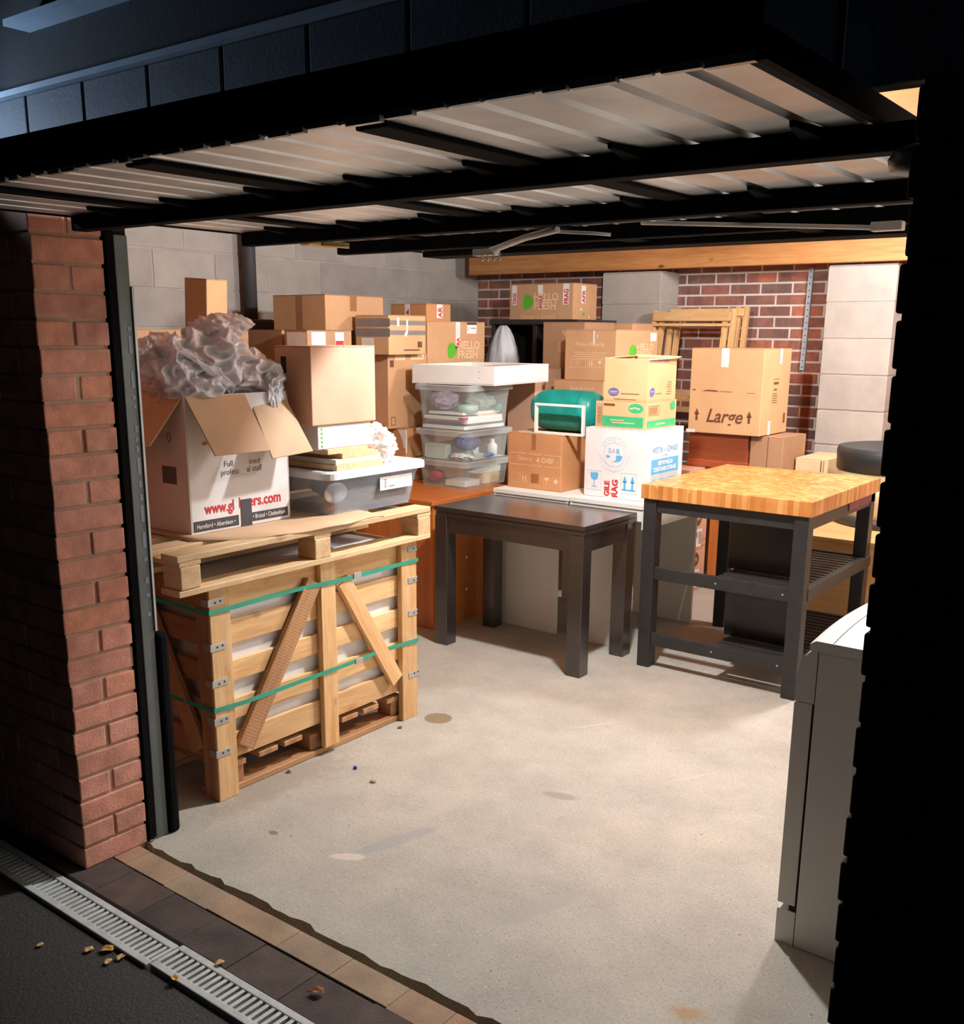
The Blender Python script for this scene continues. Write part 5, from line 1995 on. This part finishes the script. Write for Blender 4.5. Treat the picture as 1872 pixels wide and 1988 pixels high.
# ------------------------------------------------------------------ dark table
tt_ = thing('dark_table', 'small dark brown wooden table standing in front of the white units', 'table', (-2.81, 4.1, 0))
TX0, TX1, TY0, TY1 = -3.262, -2.36, 3.857, 4.352
mb = MB()
mb.box(TX0, TX1, TY0, TY1, 0.712, 0.735)
link('table_top', mb, M_espresso, tt_, off=W(tt_), bevel=0.002)
mb = MB()
mb.box(TX0 + 0.01, TX1 - 0.002, TY0 + 0.004, TY1 - 0.004, 0.690, 0.7095)
link('extension_leaf', mb, M_espresso, tt_, off=W(tt_), bevel=0.002)
mb = MB()
mb.box(TX0 + 0.02, TX1 - 0.02, TY0 + 0.012, TY0 + 0.032, 0.605, 0.689)
mb.box(TX0 + 0.02, TX1 - 0.02, TY1 - 0.032, TY1 - 0.012, 0.605, 0.689)
mb.box(TX0 + 0.012, TX0 + 0.032, TY0 + 0.04, TY1 - 0.04, 0.605, 0.689)
mb.box(TX1 - 0.032, TX1 - 0.012, TY0 + 0.04, TY1 - 0.04, 0.605, 0.689)
link('apron', mb, M_espresso, tt_, off=W(tt_), bevel=0.002)
lw = 0.078
for xa in (TX0 + 0.003, TX1 - lw - 0.006):
    for ya in (TY0 + 0.004, TY1 - lw - 0.004):
        mb = MB()
        mb.box(xa, xa + lw, ya, ya + lw, 0, 0.689)
        link('leg', mb, M_espresso, tt_, off=W(tt_), bevel=0.003)

# ------------------------------------------------------------------ kitchen trolley
kt = thing('kitchen_island', 'black slatted kitchen island with thick butcher block top', 'kitchen island', (-1.85, 4.68, 0))
KX0, KX1, KY0, KY1 = -2.262, -1.438, 4.2, 5.168
mb = MB()
mb.box(KX0, KX1, KY0, KY1, 0.836, 0.905)
link('worktop', mb, M_butcher, kt, off=W(kt), bevel=0.003, label='thick butcher block worktop')
L0, L1 = (-2.252, -2.186), (-1.518, -1.452)
F0, F1 = (4.212, 4.278), (5.085, 5.15)
for xa in (L0, L1):
    for ya in (F0, F1):
        mb = MB()
        mb.box(*xa, *ya, 0, 0.835)
        link('leg', mb, M_blackwood, kt, off=W(kt), bevel=0.003)
mb = MB()
mb.box(L0[1], L1[0], F0[0] + 0.01, F0[0] + 0.035, 0.772, 0.835)
mb.box(L0[1], L1[0], F1[0] + 0.02, F1[1] - 0.01, 0.772, 0.835)
mb.box(L0[0] + 0.01, L0[0] + 0.03, F0[1], F1[0], 0.772, 0.835)
mb.box(L1[1] - 0.03, L1[1] - 0.004, F0[1], F1[0], 0.772, 0.835)
link('apron', mb, M_blackwood, kt, off=W(kt), bevel=0.002)
mb = MB()
mb.box(L1[1] - 0.003, L1[1], 4.75, 5.15, 0.79, 0.834)
link('edge_strip', mb, plain('maroon_strip', S(116, 52, 72), 0.5), kt, off=W(kt))
for z0, z1 in ((0.446, 0.507), (0.114, 0.175)):
    for ya in ((F0[0] + 0.008, F0[0] + 0.034), (F1[0] + 0.03, F1[1] - 0.008)):
        if ya[0] > 5:
            xa, xb = -1.86, L1[0]
        else:
            xa, xb = L0[1], L1[0]
        mb = MB()
        mb.box(xa, xb, *ya, z0, z1)
        rl = link('rail', mb, M_blackwood, kt, off=W(kt), bevel=0.002)
        if ya[0] < 5:
            mb = MB()
            FF = Face((L0[1], ya[0], z0), (1, 0, 0), (0, 0, 1))
            for a in (0.32, 0.64):
                FF.ell(mb, a, 0.03, 0.005, 0.005, 10)
            link('screw_cap', mb, M_clip, rl, off=W(kt))
    mb = MB()
    mb.box(L1[1] - 0.03, L1[1] + 0.004, F0[1] - 0.01, F1[1] + 0.01, z1 - 0.055, z1)
    link('rail', mb, M_blackwood, kt, off=W(kt), bevel=0.002)
    mb = MB()
    mb.box(-1.875, -1.85, F0[0] + 0.036, F1[1] - 0.03, z1 - 0.055, z1 - 0.016)
    link('rail', mb, M_blackwood, kt, off=W(kt), bevel=0.002)
    y = F0[0] + 0.04
    while y < F1[1] - 0.06:
        mb = MB()
        mb.box(-1.875, L1[1] - 0.031, y, y + 0.040, z1 - 0.015, z1 - 0.002)
        link('shelf_slat', mb, M_blackwood, kt, off=W(kt), bevel=0.002)
        y += 0.0565
for z0, z1 in ((0.176, 0.445), (0.508, 0.80)):
    mb = MB()
    mb.box(-1.90, -1.525, 4.43, 4.448, z0, z1)
    link('back_panel', mb, M_blackpanel, kt, off=W(kt))

# light cabinet and round drum behind it
lc = thing('light_wood_cabinet', 'light wooden low cabinet behind the kitchen island', 'cabinet', (-1.4, 5.55, 0))
mb = MB()
mb.box(-1.95, -0.9, 5.24, 6.3, 0.535, 0.555)
link('cabinet_top', mb, M_lightwood, lc, off=W(lc), bevel=0.002)
mb = MB()
mb.box(-1.93, -0.92, 5.26, 6.28, 0.06, 0.534)
link('body', mb, M_lightwood, lc, off=W(lc), bevel=0.002)
mb = MB()
mb.box(-1.92, -0.93, 5.28, 6.27, 0.0, 0.059)
link('plinth', mb, M_lightwood, lc, off=W(lc))
dr = thing('round_drum', 'cream round drum with black top and bottom bands on the light cabinet', 'drum', (-1.55, 5.93, 0.5555))
mb = MB()
mb.lathe([(0.335, 0.60), (0.335, 0.87)], -1.55, 5.93, 48)
link('body', mb, plain('cream_vinyl', S(208, 196, 160), 0.5), dr, off=W(dr))
mb = MB()
mb.lathe([(0.30, 0.856), (0.345, 0.86), (0.348, 0.965), (0.34, 0.985), (0.325, 0.988)], -1.55, 5.93, 48)
link('lid', mb, plain('black_lid', S(44, 50, 52), 0.45), dr, off=W(dr))
mb = MB()
mb.lathe([(0.345, 0.5555), (0.348, 0.575), (0.345, 0.61), (0.33, 0.612)], -1.55, 5.93, 48)
link('bottom_band', mb, plain('black_band', S(52, 54, 52), 0.45), dr, off=W(dr))

# ------------------------------------------------------------------ white appliance by the right pier
ap = thing('white_appliance', 'white enamel kitchen appliance side-on, half hidden by the right pier', 'appliance', (-0.53, 2.7, 0))
AX, AY, AZ = -0.828, 2.401, 0.83
mb = MB()
mb.box(AX + 0.052, -0.2, AY, 3.0, 0.0, AZ - 0.0)
link('body', mb, M_appl, ap, off=W(ap), bevel=0.004)
# front: bowed fascia and door seen from the end
def bowed(z0, z1, x_in, bulge, topround=0.0):
    mb = MB()
    rows = []
    n = 14
    for z, dx in ((z0, 0.0), (z1 - 0.08 if topround else z1 - 0.004, 0.0)) + (((z1 - 0.045, 0.006), (z1 - 0.02, 0.016), (z1, 0.034)) if topround else ((z1, 0.003),)):
        front = []
        for k in range(n + 1):
            y = AY + 0.002 + (3.0 - AY - 0.004) * k / n
            b = bulge * math.sin(PI * k / n)
            front.append((AX + dx - b + 0.0, y, z))
        rows.append(front + [(x_in, 2.998, z), (x_in, AY + 0.002, z)])
    mb.loft(rows)
    return mb


link('control_fascia', bowed(0.69, AZ, AX + 0.05, 0.016, 0.034), M_appl, ap, off=W(ap))
link('door', bowed(0.118, 0.688, AX + 0.046, 0.016), M_appl, ap, off=W(ap))
link('kickplate', bowed(0.0, 0.10, AX + 0.05, 0.012), M_appl, ap, off=W(ap))
mb = MB()
mb.box(AX + 0.03, AX + 0.052, AY + 0.006, 2.99, 0.09, 0.82)
link('gap', mb, M_dark, ap, off=W(ap))
mb = MB()
n = 14
ring0, ring1, ring2 = [], [], []
for k in range(n + 1):
    y = AY - 0.004 + (3.004 - AY) * k / n
    b = 0.016 * math.sin(PI * k / n)
    ring0.append((AX + 0.03 - b, y, AZ + 0.001))
    ring1.append((AX + 0.03 - b, y, AZ + 0.018))
    ring2.append((AX + 0.045 - b, y, AZ + 0.028))
for r_2, xe in ((ring0, 0), (ring1, 0), (ring2, 0)):
    r_2 += [(-0.195, 3.0, r_2[0][2]), (-0.195, AY - 0.004, r_2[0][2])]
mb.loft([ring0, ring1, ring2])
tp = link('worktop', mb, M_appl, ap, off=W(ap))
mb = MB()
for k in range(n):
    a = [(AX + 0.085 - 0.016 * math.sin(PI * kk / n), AY + (3.0 - AY) * kk / n, AZ + 0.0285) for kk in (k, k + 1)]
    mb.add([a[0], a[1], (a[1][0] + 0.003, a[1][1], a[1][2]), (a[0][0] + 0.003, a[0][1], a[0][2])], [(0, 1, 2, 3)])
link('seam', mb, M_greyink, tp, off=W(ap))

# ------------------------------------------------------------------ fallen leaves and litter
M_leaf = [plain('leaf_gold', S(206, 156, 70), 0.7, var=0.25, scale=40), plain('leaf_tan', S(196, 160, 110), 0.7, var=0.25, scale=40), plain('leaf_brown', S(150, 92, 46), 0.7, var=0.3, scale=40)]


def leaf(x, y, z, s, m, label, seed, stalk=False):
    rnd = random.Random(seed)
    rot = rnd.uniform(0, 2 * PI)
    mb = MB()
    n = 12
    rings = []
    for q in (0.0, 0.5, 1.0):
        ring = []
        for k in range(n):
            a = 2 * PI * k / n
            r = s * q * (0.9 + 0.25 * math.cos(a) + 0.12 * math.cos(5 * a + seed))
            px, py = r * math.cos(a), r * 0.72 * math.sin(a)
            pz = 0.003 + 0.55 * s * (abs(py) / s) ** 1.4 * q + 0.15 * s * math.sin(a * 2 + seed) ** 2 * q
            ring.append((x + px * math.cos(rot) - py * math.sin(rot), y + px * math.sin(rot) + py * math.cos(rot), z + pz))
        rings.append(ring)
    mb.loft(rings, cap0=False, cap1=False, smooth=True)
    if stalk:
        a = rot + 0.2
        mb.tube([(x + s * 0.9 * math.cos(a), y + s * 0.9 * math.sin(a), z + 0.006), (x + s * 1.5 * math.cos(a), y + s * 1.5 * math.sin(a), z + 0.004)], 0.0012, 6)
    o = solo('fallen_leaf', mb, m, label, 'leaf', 'leaves fallen around the drain')
    sd = o.modifiers.new('thick', 'SOLIDIFY')
    sd.thickness = 0.0006


def gp(px, py):
    """floor point (z = 0) seen at a pixel of the photograph, used to set down the litter"""
    d = r2 * ((px - 936) / FPX) - u2 * ((py - 1100) / FPX) + fwd
    k = CAM_H / -d.z
    return d.x * k, d.y * k


for i, (px, py, s, c, lab, st) in enumerate((
        (76, 1831, 0.011, 1, 'pale leaf lying farthest left on the dark tarmac', 0),
        (170, 1841, 0.015, 1, 'tan leaf on the tarmac left of the drain grate', 0),
        (211, 1839, 0.02, 0, 'golden leaf on the edge of the drain grate, largest of the cluster', 0),
        (236, 1853, 0.015, 1, 'pale leaf at the foot of the golden leaf by the grate edge', 0),
        (209, 1864, 0.014, 1, 'round pale leaf on the tarmac just below the cluster', 0),
        (425, 1873, 0.014, 1, 'pale curled leaf against the paving side of the grate', 0),
        (340, 1903, 0.014, 0, 'golden leaf on the tarmac side of the nearer grate', 0),
        (620, 1928, 0.019, 2, 'brown curled leaf with a stalk on the dark paving', 1))):
    x, y = gp(px, py)
    zz = 0.0 if 1.287 < y < 1.4 else (-0.011 if y < 1.287 else 0.0)
    leaf(x, y, zz, s, M_leaf[c], lab, i + 3, bool(st))
for i, (px, py, s, c, lab) in enumerate((
        (716, 1414, 0.014, 2, 'reddish leaf scrap on the concrete beside the crate'),
        (736, 1411, 0.012, 2, 'second reddish leaf scrap, farther along the crate'),
        (778, 1414, 0.012, 2, 'small curled brown leaf between the crate and the oil spot'),
        (726, 1519, 0.014, 1, 'dry tan leaf crumbs on the concrete in front of the crate'),
        (562, 1500, 0.012, 2, 'brown leaf scrap near the middle post of the crate'),
        (296, 1632, 0.016, 1, 'pale leaf upright at the foot of the door post'))):
    x, y = gp(px, py)
    leaf(x, y, 0.0, s, M_leaf[c], lab, i + 31)
x, y = gp(690, 1493)
mb = MB()
crumple(mb, (x, y, 0.006), (0.008, 0.006, 0.006), 51, 0, 3, 0.3)
solo('blue_fragment', mb, plain('cobalt', S(30, 60, 150), 0.4), 'tiny bright blue fragment on the concrete floor', 'fragment')
